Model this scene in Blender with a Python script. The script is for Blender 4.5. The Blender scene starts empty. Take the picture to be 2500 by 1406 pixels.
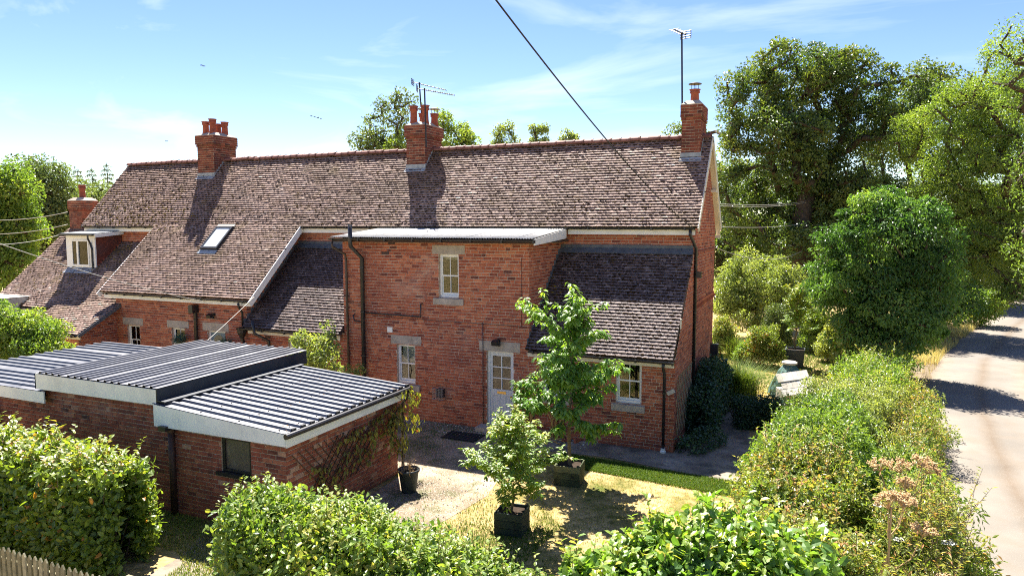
import bpy, bmesh, math, random
import numpy as np
from mathutils import Matrix, Vector

S = bpy.context.scene
COL = S.collection
R = math.radians
rng = np.random.default_rng(11)
random.seed(5)

# ------------------------------------------------------------------ camera
CAM_H = 5.6
YAW = math.atan(748 / 1700.0)
PITCH = math.atan(155 / 1700.0)
cd = bpy.data.cameras.new('camera')
cam = bpy.data.objects.new('camera', cd)
COL.objects.link(cam)
cam.location = (0, 0, CAM_H)
cam.rotation_euler = (R(90) - PITCH, 0, YAW)
cd.sensor_width = 36.0
cd.lens = 36.0 * 1700 / 2500
cd.clip_end = 3000
S.camera = cam
FW = np.array([-math.sin(YAW) * math.cos(PITCH), math.cos(YAW) * math.cos(PITCH), -math.sin(PITCH)])
RT = np.array([math.cos(YAW), math.sin(YAW), 0.0])
UP = np.cross(RT, FW)
CPOS = np.array([0, 0, CAM_H])

# ------------------------------------------------------------------ world, sun, exposure
SUN_EL, SUN_AZ = R(56.5), R(36)          # azimuth measured from +Y towards -X
W = bpy.data.worlds.new('World')
S.world = W
W.use_nodes = True
nt = W.node_tree
nt.nodes.clear()
wo = nt.nodes.new('ShaderNodeOutputWorld')
bg = nt.nodes.new('ShaderNodeBackground')
sky = nt.nodes.new('ShaderNodeTexSky')
sky.sky_type = 'NISHITA'
sky.sun_disc = False
sky.sun_elevation = SUN_EL
sky.sun_rotation = -SUN_AZ
sky.altitude = 50
sky.air_density = 1.0
sky.dust_density = 0.15
sky.ozone_density = 2.2
# thin cirrus streaks over the whole sky dome
tc = nt.nodes.new('ShaderNodeTexCoord')
mp = nt.nodes.new('ShaderNodeMapping')
mp.inputs['Rotation'].default_value = (0.15, 0.35, 0.5)
mp.inputs['Scale'].default_value = (1.0, 7.0, 12.0)
nz = nt.nodes.new('ShaderNodeTexNoise')
nz.inputs['Scale'].default_value = 1.1
nz.inputs['Detail'].default_value = 6
nz.inputs['Roughness'].default_value = 0.55
nz.inputs['Distortion'].default_value = 0.6
cr = nt.nodes.new('ShaderNodeValToRGB')
cr.color_ramp.elements[0].position = 0.50
cr.color_ramp.elements[0].color = (0, 0, 0, 1)
cr.color_ramp.elements[1].position = 0.74
cr.color_ramp.elements[1].color = (0.32, 0.32, 0.32, 1)
mx = nt.nodes.new('ShaderNodeMixRGB')
mx.inputs[2].default_value = (9.0, 9.3, 9.8, 1)
nt.links.new(tc.outputs['Generated'], mp.inputs['Vector'])
nt.links.new(mp.outputs[0], nz.inputs['Vector'])
nt.links.new(nz.outputs[0], cr.inputs[0])
nt.links.new(cr.outputs[0], mx.inputs[0])
hs = nt.nodes.new('ShaderNodeHueSaturation')
hs.inputs['Saturation'].default_value = 1.2
hs.inputs['Hue'].default_value = 0.518
nt.links.new(sky.outputs[0], hs.inputs['Color'])
nt.links.new(hs.outputs[0], mx.inputs[1])
nt.links.new(mx.outputs[0], bg.inputs['Color'])
bg.inputs['Strength'].default_value = 0.048
nt.links.new(bg.outputs[0], wo.inputs['Surface'])

ld = bpy.data.lights.new('sun', 'SUN')
sun = bpy.data.objects.new('sun', ld)
COL.objects.link(sun)
ld.energy = 4.7
ld.angle = R(0.53)
ld.color = (1.0, 0.95, 0.86)
SDIR = Vector((-math.sin(SUN_AZ) * math.cos(SUN_EL), math.cos(SUN_AZ) * math.cos(SUN_EL), math.sin(SUN_EL)))
sun.location = SDIR * 120
sun.rotation_euler = SDIR.to_track_quat('Z', 'Y').to_euler()

S.view_settings.view_transform = 'Standard'
S.view_settings.look = 'None'
S.view_settings.gamma = 1.0
S.view_settings.use_curve_mapping = False
S.view_settings.exposure = 2.05
S.render.engine = 'CYCLES'
S.cycles.use_denoising = False
try:
    S.cycles.denoiser = 'OPENIMAGEDENOISE'
    S.cycles.denoising_input_passes = 'RGB_ALBEDO_NORMAL'
    S.cycles.denoising_prefilter = 'ACCURATE'
except Exception:
    pass
S.cycles.pixel_filter_type = 'BLACKMAN_HARRIS'
S.cycles.filter_width = 1.05
S.cycles.max_bounces = 8
S.cycles.diffuse_bounces = 4
S.cycles.transmission_bounces = 5
S.cycles.transparent_max_bounces = 8
S.cycles.caustics_reflective = False
S.cycles.caustics_refractive = False
S.cycles.sample_clamp_indirect = 6

# ------------------------------------------------------------------ helpers
def V(*a):
    return np.array(a, float)

def nrm(a):
    a = np.asarray(a, float)
    return a / np.maximum(np.linalg.norm(a, axis=-1, keepdims=True), 1e-9)

def pix(p):
    v = np.asarray(p, float) - CPOS
    z = v @ FW
    return 1250 + 1700 * (v @ RT) / z, 703 - 1700 * (v @ UP) / z, z

def at(x, y, dist):
    """a point of the place seen at photo pixel x, y, at a ground distance in metres"""
    d = FW + RT * (x - 1250) / 1700 - UP * (y - 703) / 1700
    return CPOS + d * (dist / math.hypot(d[0], d[1]))

def gat(x, dist):
    p = at(x, 548, dist)
    return V(p[0], p[1], 0)

def snoise(P, freq, seed=0, oct=3):
    """cheap smooth noise (sum of sines), about -1..1"""
    r = np.random.default_rng(seed)
    P = np.asarray(P, float)
    out = np.zeros(P.shape[:-1])
    amp, f = 1.0, freq
    for _ in range(oct):
        for _k in range(4):
            d = r.normal(size=3); d /= np.linalg.norm(d)
            out += amp * 0.33 * np.sin((P @ d) * f * r.uniform(.7, 1.4) + r.uniform(0, 6.28))
        amp *= 0.55; f *= 2.1
    return out

def mesh_np(name, verts, faces, tint=None, smooth=False):
    """verts (N,3); faces (M,k) uniform or list of index tuples"""
    me = bpy.data.meshes.new(name)
    verts = np.asarray(verts, np.float32)
    if isinstance(faces, np.ndarray):
        M, k = faces.shape
        me.vertices.add(len(verts))
        me.vertices.foreach_set('co', verts.ravel())
        me.loops.add(M * k)
        me.loops.foreach_set('vertex_index', faces.astype(np.int32).ravel())
        me.polygons.add(M)
        me.polygons.foreach_set('loop_start', np.arange(0, M * k, k, dtype=np.int32))
        me.polygons.foreach_set('loop_total', np.full(M, k, np.int32))
        me.polygons.foreach_set('use_smooth', np.zeros(M, bool))
        me.update(calc_edges=True)
    else:
        me.from_pydata([tuple(map(float, v)) for v in verts], [], [tuple(f) for f in faces])
        me.update()
    if tint is not None:
        a = me.attributes.new('tint', 'FLOAT', 'POINT')
        a.data.foreach_set('value', np.asarray(tint, np.float32))
    if smooth:
        me.polygons.foreach_set('use_smooth', np.ones(len(me.polygons), bool))
    return me

def ob(name, me, mat=None, parent=None, loc=None, rot=None):
    o = bpy.data.objects.new(name, me)
    COL.objects.link(o)
    if mat is not None and me is not None and not me.materials:
        me.materials.append(mat)
    if loc is not None:
        o.location = loc
    if rot is not None:
        o.rotation_euler = rot
    if parent is not None:
        o.parent = parent
        m = Matrix.Identity(4)
        p = parent
        while p is not None:
            m = p.matrix_basis @ m if p.parent is None else p.matrix_parent_inverse @ p.matrix_basis @ m
            p = p.parent
        o.matrix_parent_inverse = m.inverted()
    return o

def tag(o, label=None, cat=None, group=None, kind=None):
    if label: o['label'] = label
    if cat: o['category'] = cat
    if group: o['group'] = group
    if kind: o['kind'] = kind
    return o

def thing(name, label, cat, loc, group=None):
    o = bpy.data.objects.new(name, None)
    o.empty_display_size = 0.2
    COL.objects.link(o)
    o.location = tuple(map(float, loc))
    return tag(o, label, cat, group)

class MB:
    def __init__(s):
        s.v, s.f, s.t = [], [], []
    def add(s, vs, fs, t=0.5):
        b = len(s.v)
        s.v.extend([tuple(map(float, q)) for q in vs])
        s.f.extend([tuple(b + i for i in q) for q in fs])
        s.t.extend([t] * len(vs))
        return s
    def box(s, x0, x1, y0, y1, z0, z1, t=0.5):
        vs = [(x, y, z) for z in (z0, z1) for y in (y0, y1) for x in (x0, x1)]
        return s.add(vs, [(0, 2, 3, 1), (4, 5, 7, 6), (0, 1, 5, 4), (1, 3, 7, 5), (3, 2, 6, 7), (2, 0, 4, 6)], t)
    def obox(s, c, ax, ay, az, t=0.5):
        """oriented box: centre and three half-axis vectors"""
        c, ax, ay, az = map(lambda q: np.asarray(q, float), (c, ax, ay, az))
        vs = [c + i * ax + j * ay + k * az for k in (-1, 1) for j in (-1, 1) for i in (-1, 1)]
        return s.add(vs, [(0, 2, 3, 1), (4, 5, 7, 6), (0, 1, 5, 4), (1, 3, 7, 5), (3, 2, 6, 7), (2, 0, 4, 6)], t)
    def beam(s, a, b, w, h, t=0.5, up=(0, 0, 1)):
        a, b = np.asarray(a, float), np.asarray(b, float)
        d = nrm(b - a)
        sd = nrm(np.cross(d, up)); u = np.cross(sd, d)
        return s.obox((a + b) / 2, (b - a) / 2, sd * w / 2, u * h / 2, t)
    def tube(s, pts, r, n=6, t=0.5, cap=True):
        pts = [np.asarray(p, float) for p in pts]
        rs = r if hasattr(r, '__len__') else [r] * len(pts)
        b = len(s.v)
        ref = None
        for i, p in enumerate(pts):
            d = nrm((pts[min(i + 1, len(pts) - 1)] - pts[max(i - 1, 0)]))
            if ref is None:
                ref = V(1, 0, 0) if abs(d[0]) < .8 else V(0, 1, 0)
            a = nrm(np.cross(d, ref)); c = np.cross(d, a); ref = np.cross(a, d)
            for k in range(n):
                q = p + rs[i] * (a * math.cos(6.28318 * k / n) + c * math.sin(6.28318 * k / n))
                s.v.append(tuple(q)); s.t.append(t)
        for i in range(len(pts) - 1):
            for k in range(n):
                k2 = (k + 1) % n
                s.f.append((b + i * n + k, b + i * n + k2, b + (i + 1) * n + k2, b + (i + 1) * n + k))
        if cap:
            s.f.append(tuple(b + k for k in range(n))[::-1])
            s.f.append(tuple(b + (len(pts) - 1) * n + k for k in range(n)))
        return s
    def lathe(s, c, prof, n=16, t=0.5):
        """prof: list of (r, z) from bottom to top about a vertical axis"""
        b = len(s.v)
        for (r, z) in prof:
            for k in range(n):
                a = 6.28318 * k / n
                s.v.append((c[0] + r * math.cos(a), c[1] + r * math.sin(a), c[2] + z)); s.t.append(t)
        for i in range(len(prof) - 1):
            for k in range(n):
                k2 = (k + 1) % n
                s.f.append((b + i * n + k, b + i * n + k2, b + (i + 1) * n + k2, b + (i + 1) * n + k))
        s.f.append(tuple(b + k for k in range(n))[::-1])
        s.f.append(tuple(b + (len(prof) - 1) * n + k for k in range(n)))
        return s
    def mesh(s, name, smooth=False):
        me = mesh_np(name, np.array(s.v, np.float32).reshape(-1, 3), s.f, s.t)
        if smooth:
            me.polygons.foreach_set('use_smooth', np.ones(len(me.polygons), bool))
        return me
    def obj(s, name, mat, parent=None, smooth=False):
        return ob(name, s.mesh(name, smooth), mat, parent)

# ------------------------------------------------------------------ materials
M = {}

def ramp_node(n, stops, interp='LINEAR'):
    r = n.nodes.new('ShaderNodeValToRGB')
    r.color_ramp.interpolation = interp
    e = r.color_ramp.elements
    while len(e) < len(stops):
        e.new(0.5)
    for i, (p, c) in enumerate(stops):
        e[i].position = p
        e[i].color = (*c, 1) if len(c) == 3 else c
    return r

def material(name, stops, rough=0.7, spec=0.3, metal=0.0, noise=None, mix=None, transl=0.0, tcol=None, bump=None, attr=True, spots=None, rvar=None):
    """colour from the per-piece 'tint' through a ramp; noise=(scale, amount) varies its value; mix/spots=(scale, lo, hi, colour[, factor]) patches"""
    m = bpy.data.materials.new(name)
    m.use_nodes = True
    n = m.node_tree
    b = n.nodes['Principled BSDF']
    L = n.links.new
    r = ramp_node(n, stops)
    if attr:
        a = n.nodes.new('ShaderNodeAttribute'); a.attribute_name = 'tint'
        L(a.outputs['Fac'], r.inputs[0])
    else:
        r.inputs[0].default_value = 0.5
    col = r.outputs[0]
    geo = n.nodes.new('ShaderNodeNewGeometry')
    if not attr and len(stops) > 1:
        q = n.nodes.new('ShaderNodeTexNoise'); q.inputs['Scale'].default_value = noise[0] if noise else 1.0
        q.inputs['Detail'].default_value = 8; q.inputs['Roughness'].default_value = 0.6
        L(geo.outputs['Position'], q.inputs['Vector'])
        mr = n.nodes.new('ShaderNodeMapRange'); mr.inputs[1].default_value = .28; mr.inputs[2].default_value = .72
        L(q.outputs[0], mr.inputs[0]); L(mr.outputs[0], r.inputs[0])
    elif noise:
        q = n.nodes.new('ShaderNodeTexNoise'); q.inputs['Scale'].default_value = noise[0]
        q.inputs['Detail'].default_value = 6
        L(geo.outputs['Position'], q.inputs['Vector'])
        mr = n.nodes.new('ShaderNodeMapRange')
        mr.inputs[1].default_value = .3; mr.inputs[2].default_value = .7
        mr.inputs[3].default_value = 1 - noise[1]; mr.inputs[4].default_value = 1 + noise[1]
        L(q.outputs[0], mr.inputs[0])
        hs = n.nodes.new('ShaderNodeHueSaturation')
        L(mr.outputs[0], hs.inputs['Value']); L(col, hs.inputs['Color']); col = hs.outputs[0]
    for k, sp in enumerate([mix, spots]):
        if not sp: continue
        lst = sp if isinstance(sp, list) else [sp]
        for s5 in lst:
            sc, lo, hi, c = s5[:4]
            q = n.nodes.new('ShaderNodeTexNoise'); q.inputs['Scale'].default_value = sc
            q.inputs['Detail'].default_value = 5 if k == 0 else 2
            mpn = n.nodes.new('ShaderNodeVectorMath'); mpn.operation = 'ADD'
            mpn.inputs[1].default_value = (sc * 3.1 % 7, sc * 1.7 % 5, sc % 3)
            L(geo.outputs['Position'], mpn.inputs[0]); L(mpn.outputs[0], q.inputs['Vector'])
            mr = n.nodes.new('ShaderNodeMapRange'); mr.inputs[1].default_value = lo; mr.inputs[2].default_value = hi
            mr.inputs[4].default_value = s5[4] if len(s5) > 4 else 1.0
            L(q.outputs[0], mr.inputs[0])
            mxn = n.nodes.new('ShaderNodeMixRGB'); mxn.inputs[2].default_value = (*c, 1)
            L(mr.outputs[0], mxn.inputs[0]); L(col, mxn.inputs[1]); col = mxn.outputs[0]
    L(col, b.inputs['Base Color'])
    b.inputs['Roughness'].default_value = rough
    if rvar:
        q = n.nodes.new('ShaderNodeTexNoise'); q.inputs['Scale'].default_value = rvar[0]
        L(geo.outputs['Position'], q.inputs['Vector'])
        mr = n.nodes.new('ShaderNodeMapRange'); mr.inputs[1].default_value = .3; mr.inputs[2].default_value = .7
        mr.inputs[3].default_value = rvar[1]; mr.inputs[4].default_value = rvar[2]
        L(q.outputs[0], mr.inputs[0]); L(mr.outputs[0], b.inputs['Roughness'])
    b.inputs['Specular IOR Level'].default_value = spec
    b.inputs['Metallic'].default_value = metal
    if bump:
        q = n.nodes.new('ShaderNodeTexNoise'); q.inputs['Scale'].default_value = bump[0]
        q.inputs['Detail'].default_value = 5
        L(geo.outputs['Position'], q.inputs['Vector'])
        bp = n.nodes.new('ShaderNodeBump'); bp.inputs['Strength'].default_value = bump[1]
        bp.inputs['Distance'].default_value = bump[2] if len(bump) > 2 else 0.01
        L(q.outputs[0], bp.inputs['Height']); L(bp.outputs[0], b.inputs['Normal'])
    if transl:
        tr = n.nodes.new('ShaderNodeBsdfTranslucent')
        g = n.nodes.new('ShaderNodeMixRGB'); g.blend_type = 'MULTIPLY'; g.inputs[0].default_value = 1
        g.inputs[2].default_value = (*(tcol or (1.5, 1.35, .5)), 1)
        L(col, g.inputs[1]); L(g.outputs[0], tr.inputs['Color'])
        ms = n.nodes.new('ShaderNodeMixShader'); ms.inputs[0].default_value = transl
        L(b.outputs[0], ms.inputs[1]); L(tr.outputs[0], ms.inputs[2])
        L(ms.outputs[0], n.nodes['Material Output'].inputs['Surface'])
    M[name] = m
    return m

BR = [(0, (.14, .05, .038)), (.18, (.26, .072, .044)), (.45, (.37, .108, .058)), (.75, (.45, .145, .074)), (1, (.52, .22, .12))]
material('brick', BR, .85, .2, noise=(9, .18), mix=[(1.1, .52, .75, (.48, .17, .07), .4), (.55, .52, .70, (.20, .055, .038), .65), (.9, .62, .76, (.50, .33, .26), .4), (3.5, .60, .72, (.13, .05, .04), .45)], spots=(26, .68, .74, (.5, .36, .27), .6), bump=(60, .4, .004))
material('mortar', [(0, (.44, .32, .25)), (1, (.60, .47, .37))], .95, .1, noise=(6, .2), attr=False)
material('shed_brick', [(0, (.09, .045, .04)), (.25, (.19, .062, .045)), (.6, (.27, .085, .055)), (.9, (.33, .13, .08)), (1, (.42, .26, .19))], .9, .15, noise=(7, .22), mix=[(1.3, .55, .75, (.16, .075, .058), .6), (.8, .60, .75, (.42, .29, .25), .45)], spots=(17, .69, .75, (.62, .55, .5), .7), bump=(45, .5, .005))
material('shed_mortar', [(0, (.26, .20, .145)), (1, (.50, .41, .33))], .95, .1, noise=(5, .3), attr=False)
material('stack_brick', [(0, (.07, .03, .025)), (.4, (.17, .048, .032)), (1, (.27, .09, .052))], .9, .15, noise=(8, .25), mix=(2.2, .5, .75, (.10, .06, .055), .7))
TL = [(0, (.10, .056, .042)), (.3, (.19, .118, .092)), (.6, (.27, .178, .142)), (.85, (.34, .245, .20)), (1, (.43, .34, .29))]
material('roof_tile', TL, .75, .22, noise=(14, .25), mix=[(.55, .48, .66, (.13, .082, .056), .65), (1.6, .56, .70, (.19, .13, .06), .5), (4.5, .58, .7, (.12, .075, .05), .55)], spots=(36, .66, .72, (.5, .46, .4), .7), bump=(80, .5, .004))
material('roof_tile_grey', [(0, (.045, .03, .027)), (.5, (.12, .082, .072)), (1, (.25, .19, .165))], .7, .25, noise=(14, .3), mix=(3.2, .52, .68, (.09, .065, .06), .65), spots=(24, .66, .71, (.55, .52, .48), .8), bump=(80, .5, .004))
material('moss', [(0, (.020, .012, .006)), (.5, (.042, .024, .009)), (.8, (.085, .055, .014)), (1, (.16, .115, .018))], .95, .05)  # roof growth colour, shared by the shade strips painted along the tile tails
material('ridge', [(0, (.16, .07, .055)), (1, (.30, .14, .11))], .7, .3, noise=(10, .3))
material('white_paint', [(.0, (.74, .73, .70)), (1, (.86, .85, .82))], .45, .4, noise=(3, .12), attr=False)
material('cream_paint', [(0, (.62, .55, .42)), (1, (.74, .68, .56))], .5, .3, noise=(2, .15), attr=False)
material('shed_white', [(0, (.60, .62, .62)), (.6, (.74, .76, .75)), (1, (.78, .79, .78))], .4, .4, noise=(2.2, .1), attr=False, spots=(5, .68, .8, (.5, .47, .36), .5))
material('door_grey', [(0, (.60, .62, .62)), (1, (.70, .71, .70))], .4, .4, noise=(3, .1), attr=False)
material('black_plastic', [(0, (.012, .012, .014)), (1, (.03, .028, .03))], .38, .5, noise=(6, .2), attr=False)
material('dark_metal', [(0, (.02, .02, .022)), (1, (.05, .05, .052))], .45, .5, noise=(6, .2), attr=False)
material('brown_pipe', [(0, (.045, .03, .022)), (1, (.09, .062, .045))], .55, .4, noise=(6, .2), attr=False)
material('rust_pipe', [(0, (.030, .016, .014)), (1, (.075, .036, .028))], .6, .4, noise=(5, .2), attr=False)
material('lead', [(0, (.20, .23, .26)), (1, (.36, .39, .42))], .55, .4, noise=(7, .2), attr=False)
material('dark_lead', [(0, (.06, .07, .085)), (1, (.13, .145, .165))], .55, .4, noise=(7, .2), attr=False)
material('stone', [(0, (.30, .25, .20)), (.5, (.40, .345, .285)), (1, (.47, .41, .345))], .9, .15, noise=(5, .2), attr=False, bump=(50, .5, .005))
material('terracotta', [(0, (.20, .052, .035)), (1, (.34, .095, .055))], .75, .25, noise=(9, .25), mix=(3, .58, .72, (.1, .05, .045), .6))
material('sheet_metal', [(0, (.085, .087, .10)), (.7, (.125, .127, .14)), (1, (.16, .16, .17))], .42, .5, metal=.2, noise=(1.5, .12), attr=False, spots=(13, .70, .74, (.12, .10, .08), .8), rvar=(2.5, .38, .54))
material('flashing', [(0, (.018, .022, .030)), (1, (.035, .042, .055))], .5, .4, noise=(3, .2), attr=False)
material('fibre_sheet', [(0, (.36, .34, .31)), (.6, (.50, .48, .44)), (1, (.58, .56, .52))], .8, .2, noise=(5, .2), attr=False, spots=(12, .62, .7, (.2, .17, .12), .7))
material('brass', [(0, (.50, .34, .10)), (1, (.62, .44, .15))], .3, .5, metal=.9, attr=False)
material('soil', [(0, (.02, .014, .010)), (1, (.06, .042, .03))], .95, .1, noise=(20, .3), attr=False)
material('bark', [(0, (.045, .033, .022)), (1, (.11, .085, .062))], .95, .1, noise=(6, .3), attr=False, bump=(18, .7, .03))
material('young_bark', [(0, (.11, .085, .05)), (1, (.20, .16, .10))], .9, .15, noise=(9, .3), attr=False)
material('planter_wood', [(0, (.035, .045, .025)), (.5, (.085, .10, .05)), (1, (.19, .19, .095))], .85, .2, noise=(9, .3), spots=(5, .55, .68, (.02, .024, .016), .8), bump=(40, .5, .006))
material('planter_dark', [(0, (.020, .030, .026)), (1, (.045, .062, .052))], .8, .25, noise=(9, .3), bump=(40, .5, .006))
material('fence_wood', [(0, (.20, .18, .11)), (.6, (.30, .27, .17)), (1, (.36, .33, .22))], .85, .2, noise=(10, .25), bump=(40, .5, .005))
material('hose', [(0, (.46, .27, .07)), (1, (.60, .38, .12))], .5, .4, attr=False, noise=(3, .1))
material('rubber', [(0, (.012, .013, .016)), (1, (.03, .032, .038))], .75, .3, noise=(8, .2), attr=False)
material('tarp', [(0, (.045, .10, .085)), (1, (.10, .19, .165))], .5, .35, noise=(3, .2), attr=False)
material('weathered_board', [(0, (.40, .36, .30)), (1, (.60, .56, .50))], .85, .2, noise=(9, .2))
material('dark_pot', [(0, (.018, .026, .028)), (1, (.045, .056, .060))], .55, .4, noise=(5, .2), attr=False)
material('cable_black', [(.5, (.012, .012, .014))], .5, .4, attr=False)
material('cable_pale', [(.5, (.36, .34, .30))], .5, .4, attr=False)
material('aluminium', [(.5, (.25, .26, .28))], .4, .5, metal=.6, attr=False)
material('dry_stem', [(0, (.34, .21, .095)), (.5, (.50, .33, .16)), (1, (.64, .46, .26))], .9, .1)
material('white_flower', [(0, (.6, .6, .52)), (1, (.8, .8, .75))], .8, .1, transl=.2, tcol=(1, 1, 1))
material('plastic_clear', [(.5, (.32, .22, .19))], .15, .5, attr=False)

# glass: dark room behind, sky and garden mirrored in front
def glass_mat():
    m = bpy.data.materials.new('window_glass'); m.use_nodes = True
    n = m.node_tree; n.nodes.clear()
    o = n.nodes.new('ShaderNodeOutputMaterial'); t = n.nodes.new('ShaderNodeBsdfTransparent')
    t.inputs[0].default_value = (.82, .86, .84, 1)
    g = n.nodes.new('ShaderNodeBsdfGlossy'); g.inputs['Roughness'].default_value = .02
    lw = n.nodes.new('ShaderNodeFresnel'); lw.inputs[0].default_value = 1.6
    mr = n.nodes.new('ShaderNodeMapRange'); mr.inputs[1].default_value = 0; mr.inputs[2].default_value = 1
    mr.inputs[3].default_value = .0; mr.inputs[4].default_value = 1
    ms = n.nodes.new('ShaderNodeMixShader')
    n.links.new(lw.outputs[0], mr.inputs[0]); n.links.new(mr.outputs[0], ms.inputs[0])
    n.links.new(t.outputs[0], ms.inputs[1]); n.links.new(g.outputs[0], ms.inputs[2]); n.links.new(ms.outputs[0], o.inputs[0])
    M['glass'] = m
glass_mat()

LEAF_GAIN = 1.75
def leaf_material(name, stops, transl=.40, tcol=(2.0, 1.95, .65), rough=.40, spec=.48):
    stops = [(p, tuple(min(.6, q * LEAF_GAIN) for q in c)) for p, c in stops]
    return material(name, stops, rough, spec, transl=transl, tcol=tcol)
leaf_material('leaf_beech', [(0, (.035, .060, .012)), (.5, (.075, .115, .018)), (.85, (.13, .165, .028)), (.97, (.20, .19, .035)), (1, (.24, .12, .03))])
leaf_material('leaf_hedge', [(0, (.030, .060, .014)), (.5, (.068, .115, .022)), (.9, (.13, .17, .035)), (1, (.19, .18, .05))])
leaf_material('leaf_wild', [(0, (.040, .062, .018)), (.4, (.072, .110, .026)), (.75, (.13, .15, .04)), (.93, (.20, .18, .06)), (1, (.24, .13, .06))])
leaf_material('leaf_hazel', [(0, (.030, .070, .016)), (.6, (.075, .135, .028)), (.95, (.15, .19, .03)), (1, (.26, .24, .03))])
leaf_material('leaf_cherry', [(0, (.026, .070, .014)), (.6, (.060, .125, .022)), (1, (.115, .175, .035))], transl=.42)
leaf_material('leaf_oak', [(0, (.022, .042, .014)), (.5, (.046, .075, .020)), (.85, (.088, .115, .026)), (1, (.15, .155, .035))], transl=.32, tcol=(1.9, 1.85, .6))
leaf_material('leaf_ash', [(0, (.032, .062, .016)), (.5, (.068, .110, .024)), (1, (.13, .165, .035))], transl=.40)
leaf_material('leaf_dark', [(0, (.018, .048, .012)), (.5, (.042, .090, .022)), (.85, (.075, .135, .032)), (1, (.12, .17, .04))], transl=.36)
leaf_material('leaf_pale', [(0, (.060, .085, .030)), (.6, (.11, .14, .048)), (1, (.18, .20, .075))], transl=.38)
leaf_material('leaf_far', [(0, (.030, .046, .018)), (.5, (.060, .085, .028)), (1, (.11, .135, .045))], transl=.28, tcol=(1.7, 1.8, .8))
leaf_material('leaf_ivy', [(0, (.012, .030, .014)), (.6, (.026, .055, .024)), (1, (.05, .09, .04))], transl=.2, rough=.35)
leaf_material('leaf_creeper', [(0, (.09, .030, .016)), (.25, (.075, .075, .018)), (.7, (.11, .125, .022)), (1, (.20, .16, .03))], transl=.40)
leaf_material('leaf_blue', [(0, (.020, .055, .040)), (1, (.05, .11, .075))], transl=.25)
leaf_material('leaf_redtip', [(0, (.05, .08, .02)), (.7, (.10, .13, .03)), (.86, (.17, .11, .03)), (1, (.30, .07, .03))])
leaf_material('grass_blade', [(0, (.045, .085, .012)), (.5, (.10, .14, .025)), (.75, (.22, .19, .065)), (1, (.36, .28, .125))], transl=.35, tcol=(1.3, 1.2, .5), rough=.6, spec=.2)
leaf_material('dry_grass', [(0, (.16, .15, .04)), (.5, (.28, .22, .085)), (1, (.42, .33, .16))], transl=.35, tcol=(1.2, 1.1, .6), rough=.7, spec=.15)
# ------------------------------------------------------------------ ground, road, yard
def ground_mat():
    m = bpy.data.materials.new('ground_grass'); m.use_nodes = True
    n = m.node_tree; b = n.nodes['Principled BSDF']; L = n.links.new
    geo = n.nodes.new('ShaderNodeNewGeometry')
    def noise(sc, det=6, off=0):
        q = n.nodes.new('ShaderNodeTexNoise'); q.inputs['Scale'].default_value = sc; q.inputs['Detail'].default_value = det
        q.inputs['Roughness'].default_value = .62
        va = n.nodes.new('ShaderNodeVectorMath'); va.inputs[1].default_value = (off, off * 1.7, 0)
        L(geo.outputs['Position'], va.inputs[0]); L(va.outputs[0], q.inputs['Vector'])
        return q.outputs[0]
    r1 = ramp_node(n, [(.28, (.075, .100, .022)), (.40, (.20, .170, .060)), (.50, (.38, .275, .13)), (.74, (.48, .355, .19))])
    L(noise(.9, 12, 3.3), r1.inputs[0])
    r2 = ramp_node(n, [(.3, (.45, .50, .40)), (.7, (1.35, 1.3, 1.3))])
    L(noise(7, 12, 1), r2.inputs[0])
    mxn = n.nodes.new('ShaderNodeMixRGB'); mxn.blend_type = 'MULTIPLY'; mxn.inputs[0].default_value = 1
    L(r1.outputs[0], mxn.inputs[1]); L(r2.outputs[0], mxn.inputs[2])
    L(mxn.outputs[0], b.inputs['Base Color'])
    b.inputs['Roughness'].default_value = .95; b.inputs['Specular IOR Level'].default_value = .1
    bp = n.nodes.new('ShaderNodeBump'); bp.inputs['Strength'].default_value = .6; bp.inputs['Distance'].default_value = .04
    L(noise(26, 6, 5), bp.inputs['Height']); L(bp.outputs[0], b.inputs['Normal'])
    return m
M['ground'] = ground_mat()
material('field_straw', [(0, (.30, .21, .085)), (1, (.44, .32, .15))], .95, .1, noise=(.05, .2), attr=False)
material('gravel', [(0, (.17, .125, .085)), (.5, (.30, .225, .155)), (1, (.43, .34, .25))], .95, .1, noise=(1.1, .3), attr=False, mix=[(.55, .50, .60, (.10, .082, .055), .8), (2.6, .54, .64, (.085, .09, .04), .7), (30, .52, .66, (.52, .45, .37), .6)], bump=(45, .8, .02))
material('concrete', [(0, (.13, .105, .08)), (.5, (.24, .20, .155)), (1, (.36, .31, .25))], .95, .1, noise=(1.5, .3), attr=False, mix=[(1.6, .52, .62, (.09, .085, .07), .8), (9, .56, .66, (.15, .13, .11), .6)], bump=(30, .6, .02))
material('asphalt', [(0, (.17, .13, .09)), (.07, (.21, .17, .13)), (.2, (.185, .162, .135)), (.42, (.17, .148, .122)), (.52, (.135, .102, .072)), (.62, (.17, .148, .122)), (.8, (.185, .162, .135)), (.93, (.21, .17, .13)), (1, (.17, .13, .09))], .85, .25, noise=(.7, .16), mix=[(1.7, .50, .68, (.175, .14, .105), .55), (55, .56, .7, (.27, .245, .215), .5), (.35, .55, .68, (.17, .16, .15), .5)], bump=(120, .5, .008))
material('road_debris', [(0, (.12, .085, .055)), (1, (.24, .175, .11))], .95, .1, noise=(3, .3), attr=False)
material('dirt', [(0, (.10, .075, .05)), (.5, (.17, .13, .085)), (1, (.26, .205, .135))], .95, .1, noise=(2, .3), attr=False, bump=(30, .6, .02))

def sheet(name, pts, z, mat, kind='structure', parent=None):
    n = len(pts)
    o = ob(name, mesh_np(name, [(p[0], p[1], z) for p in pts], [tuple(range(n))]), mat, parent)
    return tag(o, kind=kind)

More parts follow.
